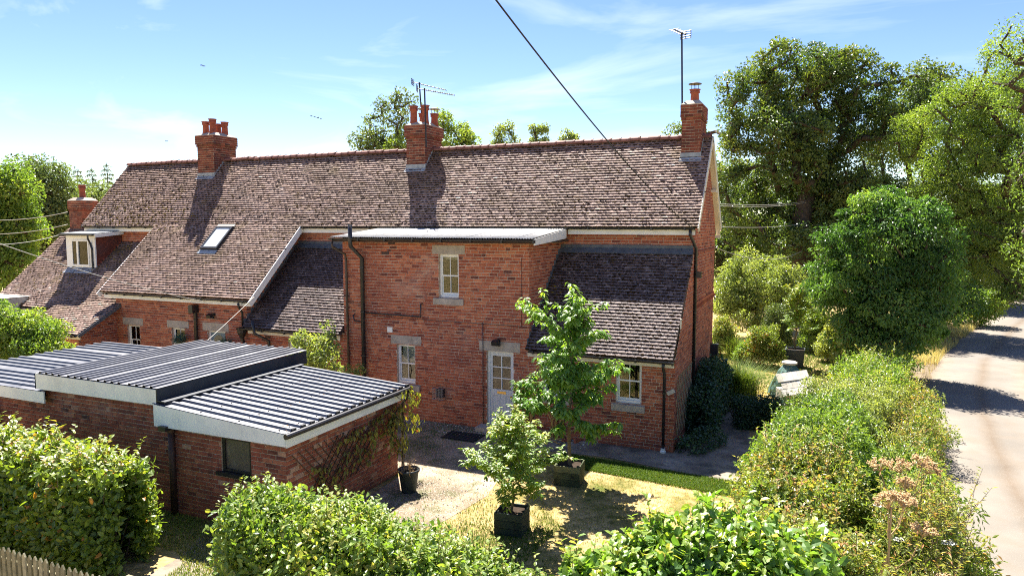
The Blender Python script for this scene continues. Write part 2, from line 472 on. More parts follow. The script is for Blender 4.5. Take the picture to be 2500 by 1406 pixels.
ground = sheet('ground', [(-700, -300), (700, -300), (700, 900), (-700, 900)], 0.0, M['ground'])
sheet('field', [(-300, 20), (-36, 20), (-34, 40), (-45, 300), (-300, 300)], 0.004, M['field_straw'])

ROAD = [(3.55, -8), (3.6, 2), (3.65, 9), (3.75, 14), (4.15, 20), (4.9, 26), (6.0, 32), (7.8, 38.5), (9.6, 44.6), (11.7, 51), (14.5, 60), (19, 74), (26, 95)]
def spline(pts, n=6):
    P = [np.array(p, float) for p in pts]
    out = []
    for i in range(len(P) - 1):
        a, b, c, d = P[max(i - 1, 0)], P[i], P[i + 1], P[min(i + 2, len(P) - 1)]
        for k in range(n):
            t = k / n
            out.append(.5 * (2 * b + (c - a) * t + (2 * a - 5 * b + 4 * c - d) * t * t + (3 * b - a - 3 * c + d) * t ** 3))
    out.append(P[-1])
    return np.array(out)
RC = spline(ROAD)
RD = nrm(np.gradient(RC, axis=0)); RN = np.stack([RD[:, 1], -RD[:, 0]], 1)
def ribbon(name, off0, off1, z, mat, jit=0, seed=1, kind='structure'):
    r = np.random.default_rng(seed)
    A = RC + RN * (off0 + r.normal(0, jit, (len(RC), 1))); B = RC + RN * (off1 + r.normal(0, jit, (len(RC), 1)))
    v = np.zeros((len(RC) * 2, 3)); v[0::2, :2] = A; v[1::2, :2] = B; v[:, 2] = z
    f = np.array([(2 * i, 2 * i + 1, 2 * i + 3, 2 * i + 2) for i in range(len(RC) - 1)])
    return tag(ob(name, mesh_np(name, v, f), mat), kind=kind)
ribbon('verge', -3.0, 2.6, 0.006, M['dirt'], .12, 2)
def road_mesh():
    cols = 13
    v = np.zeros((len(RC), cols, 3)); t = np.zeros((len(RC), cols))
    r = np.random.default_rng(8)
    e0 = -1.5 + r.normal(0, .05, len(RC)); e1 = 1.5 + r.normal(0, .05, len(RC))
    for c in range(cols):
        f = c / (cols - 1)
        v[:, c, :2] = RC + RN * (e0 + (e1 - e0) * f)[:, None]; v[:, c, 2] = .012 + .03 * math.sin(math.pi * f)
        t[:, c] = f
    i = np.arange(len(RC) - 1)[:, None] * cols + np.arange(cols - 1)[None]
    f = np.stack([i, i + 1, i + cols + 1, i + cols], -1).reshape(-1, 4)
    return mesh_np('road', v.reshape(-1, 3), f, t.ravel(), True)
tag(ob('road', road_mesh(), M['asphalt']), kind='structure')

# garden surfaces
def blob(name, c, rx, ry, z, mat, seed, n=40, jag=.12):
    r = np.random.default_rng(seed)
    ph = r.uniform(0, 6.28, 5)
    pts = []
    for k in range(n):
        a = 6.28318 * k / n
        q = 1 + jag * sum(math.sin((j + 2) * a + ph[j]) / (1 + j * .5) for j in range(5))
        pts.append((c[0] + rx * q * math.cos(a), c[1] + ry * q * math.sin(a)))
    return sheet(name, pts, z, mat)
sheet('yard', [(-13.2, 17.2), (-13.2, 13.6), (-8.4, 13.2), (-8.3, 10.6), (-7.6, 9.4), (-6.9, 9.8), (-6.3, 11.2), (-6.1, 12.6), (-6.4, 14.2), (-6.6, 15.4), (-5.8, 16.0), (-5.8, 17.2)], 0.006, M['gravel'])
sheet('path', [(-5.9, 17.0), (-6.3, 15.75), (-4.6, 15.9), (-3.6, 15.75), (-2.4, 15.55), (-1.3, 15.5), (-1.25, 17.2), (-1.55, 19.5), (-1.9, 22.5), (-2.35, 24.5), (-3.1, 24.0), (-3.1, 17.0)], 0.010, M['concrete'])
sheet('path', [(-9.4, 3.0), (-7.9, 3.0), (-8.2, 6.8), (-8.6, 8.6), (-9.0, 9.35), (-10.3, 9.3), (-9.7, 8.2)], 0.006, M['concrete'])

# ------------------------------------------------------------------ brick walls
def profile(p, u):
    if not hasattr(p, '__len__'):
        return np.full_like(np.asarray(u, float), p)
    return np.interp(u, [q[0] for q in p], [q[1] for q in p])

def hidden(px_, py_, rects):
    return any(x0 <= px_ <= x1 and y0 <= py_ <= y1 for x0, x1, y0, y1 in rects)

class Brickwork:
    """collects the bricks of one building; the largest-showing 300 become objects, the rest one mesh for each wall"""
    def __init__(s, root, mats, ch=.086, bl=.228, hl=.112, bh=.0715, joint=.0145, rects=()):
        s.root, s.m, s.ch, s.bl, s.hl, s.bh, s.j = root, mats, ch, bl, hl, bh, joint
        s.rects = rects
        s.items = []
    def wall(s, O, u, n, L, bottom, top, openings=(), seed=0, name='wall', parent=None, reveal=.11, bricks=True, tintshift=0.0, mats=None):
        O = np.array([O[0], O[1], 0.0]); u = np.array([*u, 0.0]); n = np.array([*n, 0.0]); Z = V(0, 0, 1)
        mats = mats or s.m
        r = np.random.default_rng(seed + 77)
        br = {0.0, float(L)}
        for p in (bottom, top):
            if hasattr(p, '__len__'): br |= {float(q[0]) for q in p if 0 <= q[0] <= L}
        for o in openings: br |= {o[0], o[1]}
        br = sorted(br)
        mb = MB()
        def quad(u0, u1, za0, za1, zb0, zb1):
            vs = [O + u * u0 + Z * za0, O + u * u1 + Z * za1, O + u * u1 + Z * zb1, O + u * u0 + Z * zb0]
            mb.add(vs, [(0, 1, 2, 3)])
        for u0, u1 in zip(br[:-1], br[1:]):
            if u1 - u0 < 1e-4: continue
            e = 1e-6
            b0, b1 = profile(bottom, [u0 + e, u1 - e]); t0, t1 = profile(top, [u0 + e, u1 - e])
            segs = sorted([(o[2], o[3]) for o in openings if o[0] <= u0 + e and o[1] >= u1 - e])
            lo0, lo1 = b0, b1
            for z0, z1 in segs:
                quad(u0, u1, lo0, lo1, z0, z0); lo0 = lo1 = z1
            quad(u0, u1, lo0, lo1, t0, t1)
        for (a, b, z0, z1) in openings:       # reveals
            c = [O + u * a + Z * z0, O + u * b + Z * z0, O + u * b + Z * z1, O + u * a + Z * z1]
            d = [q - n * reveal for q in c]
            mb.add(c + d, [(0, 4, 5, 1), (1, 5, 6, 2), (2, 6, 7, 3), (3, 7, 4, 0)])
        w = mb.obj(name, mats[1], parent or s.root)
        if not bricks:
            return w
        zmin = float(np.min(profile(bottom, np.array(br)))); zmax = float(np.max(profile(top, np.array(br))))
        us = np.arange(0, L + 1e-6, .01)
        bt, tp = profile(bottom, us), profile(top, us)
        k0 = int(math.floor(zmin / s.ch)); k1 = int(math.ceil(zmax / s.ch))
        for k in range(k0, k1):
            z0 = k * s.ch + .004; z1 = z0 + s.bh; zm = (z0 + z1) / 2
            ok = (bt <= zm - .01) & (tp >= zm + .02)
            for (a, b, oz0, oz1) in openings:
                if min(z1, oz1) - max(z0, oz0) > .25 * s.bh:
                    ok &= ~((us > a) & (us < b))
            zt = z1
            # walk the course
            pos = -r.uniform(0, .02) - (.17 if k % 2 else .0) - (k % 4) * .118
            i = k % 4
            while pos < L:
                ln = s.hl if (i % 4 == 3) else s.bl
                a, b = pos, pos + ln
                pos = b + s.j; i += 1
                ia, ib = max(0, int(round(a / .01))), min(len(us) - 1, int(round(b / .01)))
                if ib - ia < 3: continue
                sel = ok[ia:ib + 1]
                if not sel.any(): continue
                if sel.all() and ia > 0 and ib < len(us) - 1:
                    runs = [(a, b)]
                else:
                    idx = np.where(sel)[0]; cuts = np.split(idx, np.where(np.diff(idx) > 1)[0] + 1)
                    runs = [(us[ia + q[0]], us[ia + q[-1]]) for q in cuts if len(q) > 3]
                for (ra, rb) in runs:
                    t = float(np.clip(r.beta(2.6, 2.4) + tintshift + (-.28 if r.random() < .08 else 0), 0, 1))
                    proud = .006 + r.uniform(0, .004)
                    c = O + u * (ra + rb) / 2 + Z * (zm + r.normal(0, .0012)) + n * proud
                    s.items.append((c, u, n, rb - ra, t, w, abs(rb - ra - s.bl) < .004, mats[0]))
        return w
    def finish(s, limit=300, objname='brick'):
        if not s.items: return
        C = np.array([i[0] for i in s.items])
        X, Y, D = pix(C)
        N = np.array([i[2] for i in s.items])
        cosv = np.abs(np.einsum('ij,ij->i', N, nrm(C - CPOS)))
        facing = np.einsum('ij,ij->i', N, C - CPOS) < 0
        score = cosv / D ** 2
        full = np.array([i[6] for i in s.items])
        vis = (X > 6) & (X < 2494) & (Y > 6) & (Y < 1400) & facing & full
        vis &= np.array([not hidden(x, y, s.rects) for x, y in zip(X, Y)])
        order = np.argsort(-np.where(vis, score, -1))[:limit]
        chosen = set(int(i) for i in order if vis[i])
        cache = {}
        def brick_mesh(ln, tq, mat):
            key = (round(ln, 3), tq, mat.name)
            if key not in cache:
                me = s.box_mesh(ln, tq); me.materials.append(mat); cache[key] = me
            return cache[key]
        rest = {}
        for k, (c, u, n, ln, t, w, fl, mt) in enumerate(s.items):
            if k in chosen:
                tq = round(t * 9) / 9
                o = bpy.data.objects.new(objname, brick_mesh(s.bl, tq, mt)); COL.objects.link(o)
                o.parent = w
                iv = Matrix.Identity(4); iv.translation = -s.root.location
                o.matrix_parent_inverse = Matrix.Identity(4)
                Mx = Matrix(((u[0], -n[0], 0, c[0]), (u[1], -n[1], 0, c[1]), (0, 0, 1, c[2]), (0, 0, 0, 1)))
                o.matrix_parent_inverse = s.inv(w)
                o.matrix_basis = Mx
            else:
                rest.setdefault(w.name, []).append(k)
        for wn, ks in rest.items():
            K = len(ks)
            cc = C[ks]; uu = np.array([s.items[k][1] for k in ks]); nn = N[ks]
            ln = np.array([s.items[k][3] for k in ks])[:, None]; tt = np.array([s.items[k][4] for k in ks])
            z = V(0, 0, 1) * s.bh / 2
            jit = rng.normal(0, .0016, (K, 4, 3))
            f4 = np.stack([cc - uu * ln / 2 - z, cc + uu * ln / 2 - z, cc + uu * ln / 2 + z, cc - uu * ln / 2 + z], 1) + jit
            b4 = f4 - nn[:, None, :] * .014
            v = np.concatenate([f4, b4], 1).reshape(-1, 3)
            base = (np.arange(K) * 8)[:, None, None]
            fc = (np.array([[0, 1, 2, 3], [0, 4, 5, 1], [1, 5, 6, 2], [2, 6, 7, 3], [3, 7, 4, 0]])[None] + base).reshape(-1, 4)
            w = bpy.data.objects[wn]
            o = ob('brickwork', mesh_np('brickwork', v, fc, np.repeat(tt, 8)), s.items[ks[0]][7], w)
            o['kind'] = 'stuff'
    def inv(s, w):
        m = Matrix.Identity(4); p = w
        while p is not None:
            m = (p.matrix_parent_inverse @ p.matrix_basis @ m) if p.parent else (p.matrix_basis @ m)
            p = p.parent
        return m.inverted()
    def box_mesh(s, ln, t):
        mb = MB(); h = ln / 2; z = s.bh / 2; b = .004
        # front face (towards -Y in local space) with a small arris
        vs = [(-h + b, 0, -z + b), (h - b, 0, -z + b), (h - b, 0, z - b), (-h + b, 0, z - b), (-h, b, -z), (h, b, -z), (h, b, z), (-h, b, z), (-h, .014, -z), (h, .014, -z), (h, .014, z), (-h, .014, z)]
        fs = [(0, 1, 2, 3)]
        for i in range(4):
            j = (i + 1) % 4
            fs += [(i, 4 + i, 4 + j, j), (4 + i, 8 + i, 8 + j, 4 + j)]
        mb.add(vs, fs, t)
        return mb.mesh('brick')

# ------------------------------------------------------------------ tiled roofs
class Tiling:
    def __init__(s, root, rects=()):
        s.root, s.items, s.rects = root, [], rects
    def slope(s, x0, x1, ye, ze, yr, zr, mat, gauge=.106, tw=.172, seed=0, name='roof', holes=(), moss=1.0, moss_tint=0.0, left=None, right=None, tshift=0.0, thick=.09, tiles=True):
        """eaves at (ye,ze), head at (yr,zr); x0,x1 at the eaves; left/right optional x at the head"""
        r = np.random.default_rng(seed + 5)
        L = math.hypot(yr - ye, zr - ze)
        w = V(0, (yr - ye) / L, (zr - ze) / L); m = V(0, -w[2], w[1])
        if m[2] < 0: m = -m
        lx, rx = (x0 if left is None else left), (x1 if right is None else right)
        mb = MB()
        a = [V(x0, ye, ze), V(x1, ye, ze), V(rx, yr, zr), V(lx, yr, zr)]
        b = [q - m * thick for q in a]
        mb.add(a + b, [(0, 1, 2, 3), (7, 6, 5, 4), (0, 4, 5, 1), (1, 5, 6, 2), (2, 6, 7, 3), (3, 7, 4, 0)], .25)
        ro = mb.obj(name, mat, s.root)
        if not tiles: return ro
        nrow = int(L / gauge) + 1
        mv, mf, mtint = [], [], []
        for k in range(nrow):
            wk = k * gauge - .035
            if wk + gauge * .4 > L: break
            t = max(0, wk / L)
            xa, xb = x0 + (lx - x0) * t, x1 + (rx - x1) * t
            pos = xa - (tw / 2 if k % 2 else 0) + r.normal(0, .006)
            while pos < xb - .02:
                a0, a1 = max(pos, xa), min(pos + tw - .009, xb)
                pos += tw
                if a1 - a0 < .04: continue
                xm = (a0 + a1) / 2
                if any(h[0] < xm < h[1] and h[2] < wk + .03 < h[3] for h in holes): continue
                c = V(0, ye, ze) + w * wk; c[0] = xm
                tn = float(np.clip(.5 + r.normal(0, .14) + tshift + .12 * snoise(c[None], .8, 9)[0], 0, 1))
                ln = min(.135, L - wk + .02)
                s.items.append((c, w, m, a1 - a0, ln, r.normal(0, .0035), r.normal(0, .016), tn, ro, abs(a1 - a0 - tw + .009) < .002, mat))
                nv = .5 + .5 * snoise(c[None], .55, 3)[0]
                if r.random() < .80:                      # mossy, grimy strip along the tile tail that also paints the course's shade line
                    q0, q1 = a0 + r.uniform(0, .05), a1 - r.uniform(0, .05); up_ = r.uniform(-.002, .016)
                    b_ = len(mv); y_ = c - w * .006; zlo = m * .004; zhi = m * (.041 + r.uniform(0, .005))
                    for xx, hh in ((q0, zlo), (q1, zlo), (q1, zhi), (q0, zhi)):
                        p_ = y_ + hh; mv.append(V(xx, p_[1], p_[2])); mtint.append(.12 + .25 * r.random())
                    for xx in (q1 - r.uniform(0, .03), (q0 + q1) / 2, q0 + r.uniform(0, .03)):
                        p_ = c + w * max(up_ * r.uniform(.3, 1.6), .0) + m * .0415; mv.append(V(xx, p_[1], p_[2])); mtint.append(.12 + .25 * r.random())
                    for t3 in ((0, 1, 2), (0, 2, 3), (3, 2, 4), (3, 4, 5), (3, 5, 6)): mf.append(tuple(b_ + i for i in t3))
                if r.random() < moss * (.45 + .6 * nv ** 2):
                    for _ in range(1 + (r.random() < .6) + (r.random() < .4)):
                        rr = r.uniform(.011, .034) * (.75 + .6 * nv)
                        cen = c + w * (r.uniform(-.030, .020)) + V(r.uniform(-.08, .08), 0, 0) + m * .026
                        s._lump(mv, mf, mtint, cen, rr, w, m, r, float(np.clip(r.beta(1.6, 2.2) + moss_tint + (.35 if nv > .82 else 0), 0, 1)))
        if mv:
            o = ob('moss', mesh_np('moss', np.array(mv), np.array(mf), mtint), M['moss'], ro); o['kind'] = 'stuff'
        return ro
    def _lump(s, mv, mf, mt, c, rr, w, m, r, t):
        b = len(mv); X = V(1, 0, 0)
        for k in range(6):
            a = 6.28318 * k / 6
            q = rr * r.uniform(.7, 1.3)
            mv.append(c + X * q * math.cos(a) * 1.5 + w * q * math.sin(a) - m * .012); mt.append(t)
        for k in range(3):
            a = 6.28318 * k / 3 + .3
            q = rr * r.uniform(.35, .7)
            mv.append(c + X * q * math.cos(a) + w * q * math.sin(a) + m * rr * r.uniform(.4, .8)); mt.append(t)
        for (i, j, k) in [(0, 1, 6), (1, 2, 6), (2, 7, 6), (2, 3, 7), (3, 4, 7), (4, 8, 7), (4, 5, 8), (5, 0, 8), (0, 6, 8), (6, 7, 8)]:
            mf.append((b + i, b + j, b + k))
    def finish(s, limit=300):
        C = np.array([i[0] for i in s.items]); X, Y, D = pix(C)
        N = np.array([i[2] for i in s.items]); full = np.array([i[9] for i in s.items])
        score = np.abs(np.einsum('ij,ij->i', N, nrm(C - CPOS))) / D ** 2
        vis = (X > 6) & (X < 2494) & (Y > 6) & (Y < 1400) & full & np.array([not hidden(x, y, s.rects) for x, y in zip(X, Y)])
        order = np.argsort(-np.where(vis, score, -1))[:limit]
        chosen = set(int(i) for i in order if vis[i])
        cache = {}
        rest = {}
        for k, (c, w, m, wd, ln, lift, rot, t, ro, fl, mt) in enumerate(s.items):
            if k in chosen:
                tq = round(t * 9) / 9
                key = (tq, mt.name, round(wd, 3))
                if key not in cache:
                    mb = MB(); h = wd / 2
                    vs = [(-h, 0, .007), (h, 0, .007), (h, 0, .039), (-h, 0, .039), (-h, .135, .0), (h, .135, .0), (h, .135, .011), (-h, .135, .011), (0, 0, .0415), (0, .135, .0125)]
                    fs = [(0, 1, 2, 8, 3), (3, 8, 9, 7), (8, 2, 6, 9), (0, 3, 7, 4), (1, 5, 6, 2), (0, 4, 5, 1)]
                    mb.add(vs, fs, tq); me = mb.mesh('roof_tile'); me.materials.append(mt); cache[key] = me
                o = bpy.data.objects.new('roof_tile', cache[key]); COL.objects.link(o); o.parent = ro
                o.matrix_parent_inverse = Brickwork.inv(s, ro)
                Mx = Matrix(((1, w[0], m[0], c[0]), (0, w[1], m[1], c[1]), (0, w[2], m[2], c[2] + 0), (0, 0, 0, 1)))
                o.matrix_basis = Mx @ Matrix.Rotation(rot, 4, 'Z')
            else:
                rest.setdefault(ro.name, []).append(k)
        for rn, ks in rest.items():
            K = len(ks); it = [s.items[k] for k in ks]
            cc = C[ks]; w = it[0][1]; m = it[0][2]
            h = np.array([i[3] for i in it])[:, None] / 2; ln = np.array([i[4] for i in it])[:, None]
            lf = np.array([i[5] for i in it])[:, None]; ro_ = np.array([i[6] for i in it])[:, None]
            tt = np.array([i[7] for i in it]); X_ = V(1, 0, 0)
            ux = X_ + w * ro_; 
            tl = rng.normal(0, .002, (K, 1))
            def P(sx, al, hh): return cc + ux * (sx * h) + w * al + m * hh
            v = np.stack([P(-1, 0, .006 + lf), P(1, 0, .006 + lf + tl), P(1, 0, .040 + lf + tl), P(-1, 0, .040 + lf), P(-1, ln, .0), P(1, ln, .0), P(1, ln, .011), P(-1, ln, .011)], 1).reshape(-1, 3)
            base = (np.arange(K) * 8)[:, None, None]
            fc = (np.array([[0, 1, 2, 3], [3, 2, 6, 7], [0, 3, 7, 4], [1, 5, 6, 2]])[None] + base).reshape(-1, 4)
            o = ob('tile_courses', mesh_np('tile_courses', v, fc, np.repeat(tt, 8)), it[0][10], bpy.data.objects[rn])
            o['kind'] = 'stuff'

# ------------------------------------------------------------------ the house
YF, YM, YR, YB = 16.9, 19.35, 21.35, 23.35
YE, ZE, ZR = 19.05, 5.55, 8.15
XG, XV = -3.1, -2.95
house = thing('brick_house', 'long red brick country house with moss-flecked tiled roof and four chimneys', 'house', (-14, 17, 0))
HB = Brickwork(house, (M['brick'], M['mortar']), rects=[(1225, 1550, 690, 1080), (1110, 1345, 1010, 1260), (700, 850, 790, 900), (0, 740, 830, 1400), (740, 1000, 880, 1400)])
HT = Tiling(house, rects=[(1240, 1480, 690, 900)])

def opening(X0, X1, Z0, Z1, xo):
    return (X0 - xo, X1 - xo, Z0, Z1)

# block (two storeys) front, with the right lean-to front flush beside it
xb0, xb1 = -12.92, -6.95
W1, W2, DR = (-9.66, -9.04, 3.58, 4.78), (-11.07, -10.46, 1.03, 2.17), (-8.19, -7.39, .12, 2.18)
W3, W4 = (-4.57, -3.91, 1.12, 2.25), (-6.55, -5.9, 1.12, 2.13)
HB.wall((xb0, YF), (1, 0), (0, -1), xb1 - xb0, 0, 5.16, [opening(*q, xb0) for q in (W1, W2, DR)], seed=1)
HB.wall((xb1, YF), (1, 0), (0, -1), XG - xb1, 0, 2.36, [opening(*q, xb1) for q in (W3, W4)], seed=2, tintshift=-.05)
# left lean-to front, catslide front
xl = -16.75
W7 = (-15.08, -14.4, 1.15, 2.1)
HB.wall((xl, YF), (1, 0), (0, -1), xb0 - xl, 0, 2.36, [opening(*W7, xl)], seed=3)
xc = -22.85
W5, W6, D2 = (-22.34, -21.72, 1.0, 2.08), (-20.15, -19.53, 1.1, 2.1), (-18.49, -17.69, .12, 2.10)
HB.wall((xc, YF), (1, 0), (0, -1), xl - xc, 0, 3.3, [opening(*q, xc) for q in (W5, W6, D2)], seed=4)
# catslide end above the left lean-to roof
HB.wall((xl, YF), (0, 1), (1, 0), YM - YF, [(0, 2.2), (2.45, 4.8)], [(0, 3.42), (2.15, 5.5), (2.45, 5.5)], seed=5)
# block side
HB.wall((xb1, YF), (0, 1), (1, 0), YM - YF, 1.9, [(0, 5.12), (2.45, 5.32)], seed=6)
HB.wall((xb0, YM), (0, -1), (-1, 0), YM - YF, 1.9, 5.3, seed=7, bricks=False)
# main wall above the lean-tos
HB.wall((xb1, YM), (1, 0), (0, -1), XG - xb1, 4.6, 5.52, seed=8, tintshift=-.04)
HB.wall((xl, YM), (1, 0), (0, -1), xb0 - xl, 4.6, 5.52, seed=9)
HB.wall((-27.5, YM), (1, 0), (0, -1), 4.4, 4.4, 5.52, seed=10)
HB.wall((xb0, YM), (1, 0), (0, -1), xb1 - xb0, 0, 5.5, seed=10, bricks=False)
# right gable with the lean-to end in one plane
HB.wall((XG, YF), (0, 1), (1, 0), YB - YF, 0, [(0, 2.33), (2.45, 4.86), (2.451, 5.75), (4.45, 8.05), (6.45, 5.75)], seed=11, tintshift=-.06)
# back wall and left gable close the volume
HB.wall((XG, YB), (-1, 0), (0, 1), 24.5, 0, 5.7, seed=12, bricks=False)
HB.wall((-27.5, YB), (0, -1), (-1, 0), YB - YM, 0, [(0, 5.6), (2, 8.0), (4, 5.6)], seed=13, bricks=False)
# left wing: side wall stepping forward, front walls
HB.wall((xc, 15.45), (0, 1), (1, 0), YF - 15.45, 0, [(0, 1.92), (1.45, 2.70)], seed=14, tintshift=-.1)
HB.wall((-25.6, 15.45), (1, 0), (0, -1), 2.75, 0, 1.95, seed=15, tintshift=.25)
HB.wall((-29.5, 16.75), (1, 0), (0, -1), 3.9, 0, 2.55, seed=16)
HB.wall((-29.5, 23.0), (0, -1), (-1, 0), 6.25, 0, [(0, 2.4), (3, 5.1), (6.25, 2.4)], seed=17, bricks=False)

# string course with dentils on the gable
mb = MB()
mb.box(XG + .008, XG + .035, YM + .12, YB + .0, 3.36, 3.44)
sc_ = mb.obj('string_course', M['brick'], house)
for k in range(34):
    y = YM + .16 + k * .118
    q = MB().box(XG + .009, XG + .032, y, y + .055, 3.25, 3.357, .2); q.obj('dentil', M['brick'], sc_)
mb = MB().box(XG + .008, XG + .028, YM + .12, YB, 4.82, 4.87, .15); mb.obj('string_course', M['brick'], house)

# roofs
HT.slope(-27.6, XV, YE, ZE, YR, ZR, M['roof_tile'], seed=1, moss=.8)
HT.slope(-27.6, XV, 2 * YR - YE, ZE, YR, ZR, M['roof_tile'], seed=2, tiles=False)
HT.slope(-23.3, -16.3, 16.65, 3.27, 19.06, 5.57, M['roof_tile'], seed=3, moss=1.0, moss_tint=.12, tshift=.03)
HT.slope(-16.72, -12.93, 16.68, 2.36, YM, 4.88, M['roof_tile_grey'], seed=4, moss=.45)
HT.slope(xb1, XG - .01, 16.68, 2.36, YM, 4.88, M['roof_tile_grey'], seed=5, moss=.95, moss_tint=-.15)
HT.slope(-29.7, -22.8, 16.62, 2.52, YM, 4.9, M['roof_tile'], seed=6, moss=.35, tshift=.05)
HT.slope(-25.7, -22.62, 15.3, 1.93, 17.25, 2.97, M['roof_tile'], seed=7, moss=.3, tshift=.12)
HT.slope(-29.7, -27.5, YM, 4.9, 19.95, 5.42, M['roof_tile'], seed=8, moss=.3)
HT.slope(-29.7, -27.5, 23.2, 2.6, 19.95, 5.42, M['roof_tile'], seed=9, tiles=False)

# ridge tiles
mb = MB()
n_ = 10
for i in range(2):
    for k in range(n_ + 1):
        a = math.pi * (k / n_) * 1.1 - .157
        mb.v.append((-.15 + .3 * i, -.125 * math.cos(a), .11 * math.sin(a))); mb.t.append(.5)
for k in range(n_):
    mb.f.append((k, k + 1, n_ + 2 + k, n_ + 1 + k))
for i in range(2):
    for k in range(n_ + 1):
        a = math.pi * (k / n_) * 1.1 - .157
        mb.v.append((.10 + .055 * i, -.14 * math.cos(a), .126 * math.sin(a))); mb.t.append(.1)
b0 = 2 * (n_ + 1)
for k in range(n_):
    mb.f.append((b0 + k, b0 + k + 1, b0 + n_ + 2 + k, b0 + n_ + 1 + k))
rt_me = [mb.mesh('ridge_tile')]
rt_me[0].materials.append(M['ridge'])
main_roof = bpy.data.objects['roof']
x = -27.45
while x < XV - .1:
    o = bpy.data.objects.new('ridge_tile', rt_me[0]); COL.objects.link(o)
    o.parent = main_roof; o.matrix_parent_inverse = Brickwork.inv(None, main_roof)
    o.location = (x, YR + random.gauss(0, .006), ZR + .0 + random.gauss(0, .006)); o.rotation_euler = (0, random.gauss(0, .01), random.gauss(0, .01))
    x += .3

# boards, gutters
def board(pts, w, h, mat, name):
    b = MB()
    for a, c in zip(pts[:-1], pts[1:]): b.beam(a, c, w, h)
    return b.obj(name, mat, house)
wp, bp_ = M['white_paint'], M['black_plastic']
fz = 5.40
board([(xb1 + .3, YE + .09, fz), (XG + .05, YE + .09, fz)], .03, .17, wp, 'fascia')
board([(-16.35, YE + .09, fz), (xb0 + .1, YE + .09, fz)], .03, .17, wp, 'fascia')
board([(-27.55, YE + .09, fz), (-23.35, YE + .09, fz)], .03, .17, wp, 'fascia')
board([(-23.2, 16.72, 3.10), (-16.4, 16.72, 3.10)], .03, .17, wp, 'fascia')
board([(-16.6, 16.78, 2.21), (-13.0, 16.78, 2.21)], .03, .15, M['cream_paint'], 'fascia')
board([(xb1 + .02, 16.78, 2.21), (XG - .0, 16.78, 2.21)], .03, .15, M['cream_paint'], 'fascia')
board([(-29.6, 16.70, 2.36), (-25.7, 16.70, 2.36)], .03, .16, wp, 'fascia')
board([(-25.7, 15.38, 1.80), (-22.66, 15.38, 1.80)], .03, .14, M['cream_paint'], 'fascia')
board([(-16.27, 16.55, 3.10), (-16.27, 19.06, 5.47)], .03, .20, wp, 'bargeboard')
board([(-23.3, 16.55, 3.10), (-23.3, 19.06, 5.47)], .03, .18, wp, 'bargeboard')
board([(XV - .0, YE - .03, ZE - .10), (XV - .0, YR, ZR - .06)], .03, .16, M['cream_paint'], 'bargeboard')
board([(XV - .0, YR, ZR - .06), (XV - .0, 2 * YR - YE + .05, ZE - .10)], .03, .24, M['cream_paint'], 'bargeboard')
b = MB(); b.beam((XV - .08, YR + .15, ZR - .34), (XV - .08, 2 * YR - YE + .0, ZE - .30), .13, .04); b.obj('soffit', M['cream_paint'], house)
for f in (.42, .93):
    yy = YR + (YB - YR + .25) * f; zz = ZR - (ZR - ZE) * f * 1.06
    MB().box(XG + .01, XV + .02, yy - .14, yy + .14, zz - .42, zz - .34).obj('bracket', M['cream_paint'], house)
board([(-22.83, 15.3, 1.85), (-22.60, 15.3, 1.85)], .02, .1, M['cream_paint'], 'fascia')
b = MB().beam((-22.6, 15.28, 1.86), (-22.6, 17.0, 2.79), .03, .10); b.obj('verge_strip', M['dark_lead'], house)
def gutter(a, c, r=.058):
    b = MB(); n = 8; a, c = V(*a), V(*c); d = nrm(c - a); sd = np.cross(d, V(0, 0, 1))
    for rr in (r, r - .008):
        for p in (a, c):
            for k in range(n + 1):
                q = math.pi * k / n
                b.v.append(tuple(p + sd * rr * math.cos(q) - V(0, 0, 1) * rr * math.sin(q))); b.t.append(.5)
    m_ = n + 1
    for k in range(n):
        b.f.append((k, k + 1, m_ + k + 1, m_ + k)); b.f.append((2 * m_ + k, 3 * m_ + k, 3 * m_ + k + 1, 2 * m_ + k + 1))
    for k in range(n):
        b.f.append((k + 1, k, 2 * m_ + k, 2 * m_ + k + 1)); b.f.append((m_ + k, m_ + k + 1, 3 * m_ + k + 1, 3 * m_ + k))
    for e in (0, n):
        b.f.append((e, m_ + e, 3 * m_ + e, 2 * m_ + e))
    g = b.obj('gutter', bp_, house)
    L = np.linalg.norm(c - a)
    for k in range(int(L / .9) + 1):
        p = a + d * min(L, .15 + k * .9)
        MB().obox(p - V(0, 0, .03), d * .02, sd * (r + .012), V(0, 0, .04)).obj('bracket', bp_, g)
    return g
gutter((xb1 - .1, YE - .03, 5.52), (XG + .06, YE - .03, 5.51))
gutter((-16.3, YE - .03, 5.52), (xb1 - .1, YE - .03, 5.52))
gutter((-27.6, YE - .03, 5.52), (-23.3, YE - .03, 5.52))
gutter((-23.0, 16.58, 3.22), (-16.35, 16.58, 3.20))
gutter((-16.9, 16.62, 2.32), (-13.05, 16.62, 2.30))
gutter((xb1 + .1, 16.62, 2.32), (XG + .0, 16.62, 2.30))
gutter((-25.7, 15.24, 1.90), (-22.68, 15.24, 1.89))
gutter((-29.6, 16.56, 2.48), (-25.7, 16.56, 2.47))
def pipe(pts, r, mat=bp_, name='downpipe', clips=True):
    g = MB().tube(pts, r, 10).obj(name, mat, house, True)
    if clips:
        for a, c in zip(pts[:-1], pts[1:]):
            a, c = V(*a), V(*c); L = np.linalg.norm(c - a)
            if L > 1.0:
                for k in range(int(L / 1.3) + 1):
                    p = a + (c - a) * ((k + .35) * 1.3 / L if (k + .35) * 1.3 < L else .9)
                    MB().lathe(p - V(0, 0, .02), [(r + .012, 0), (r + .012, .04)], 10).obj('pipe_clip', mat, g)
    return g
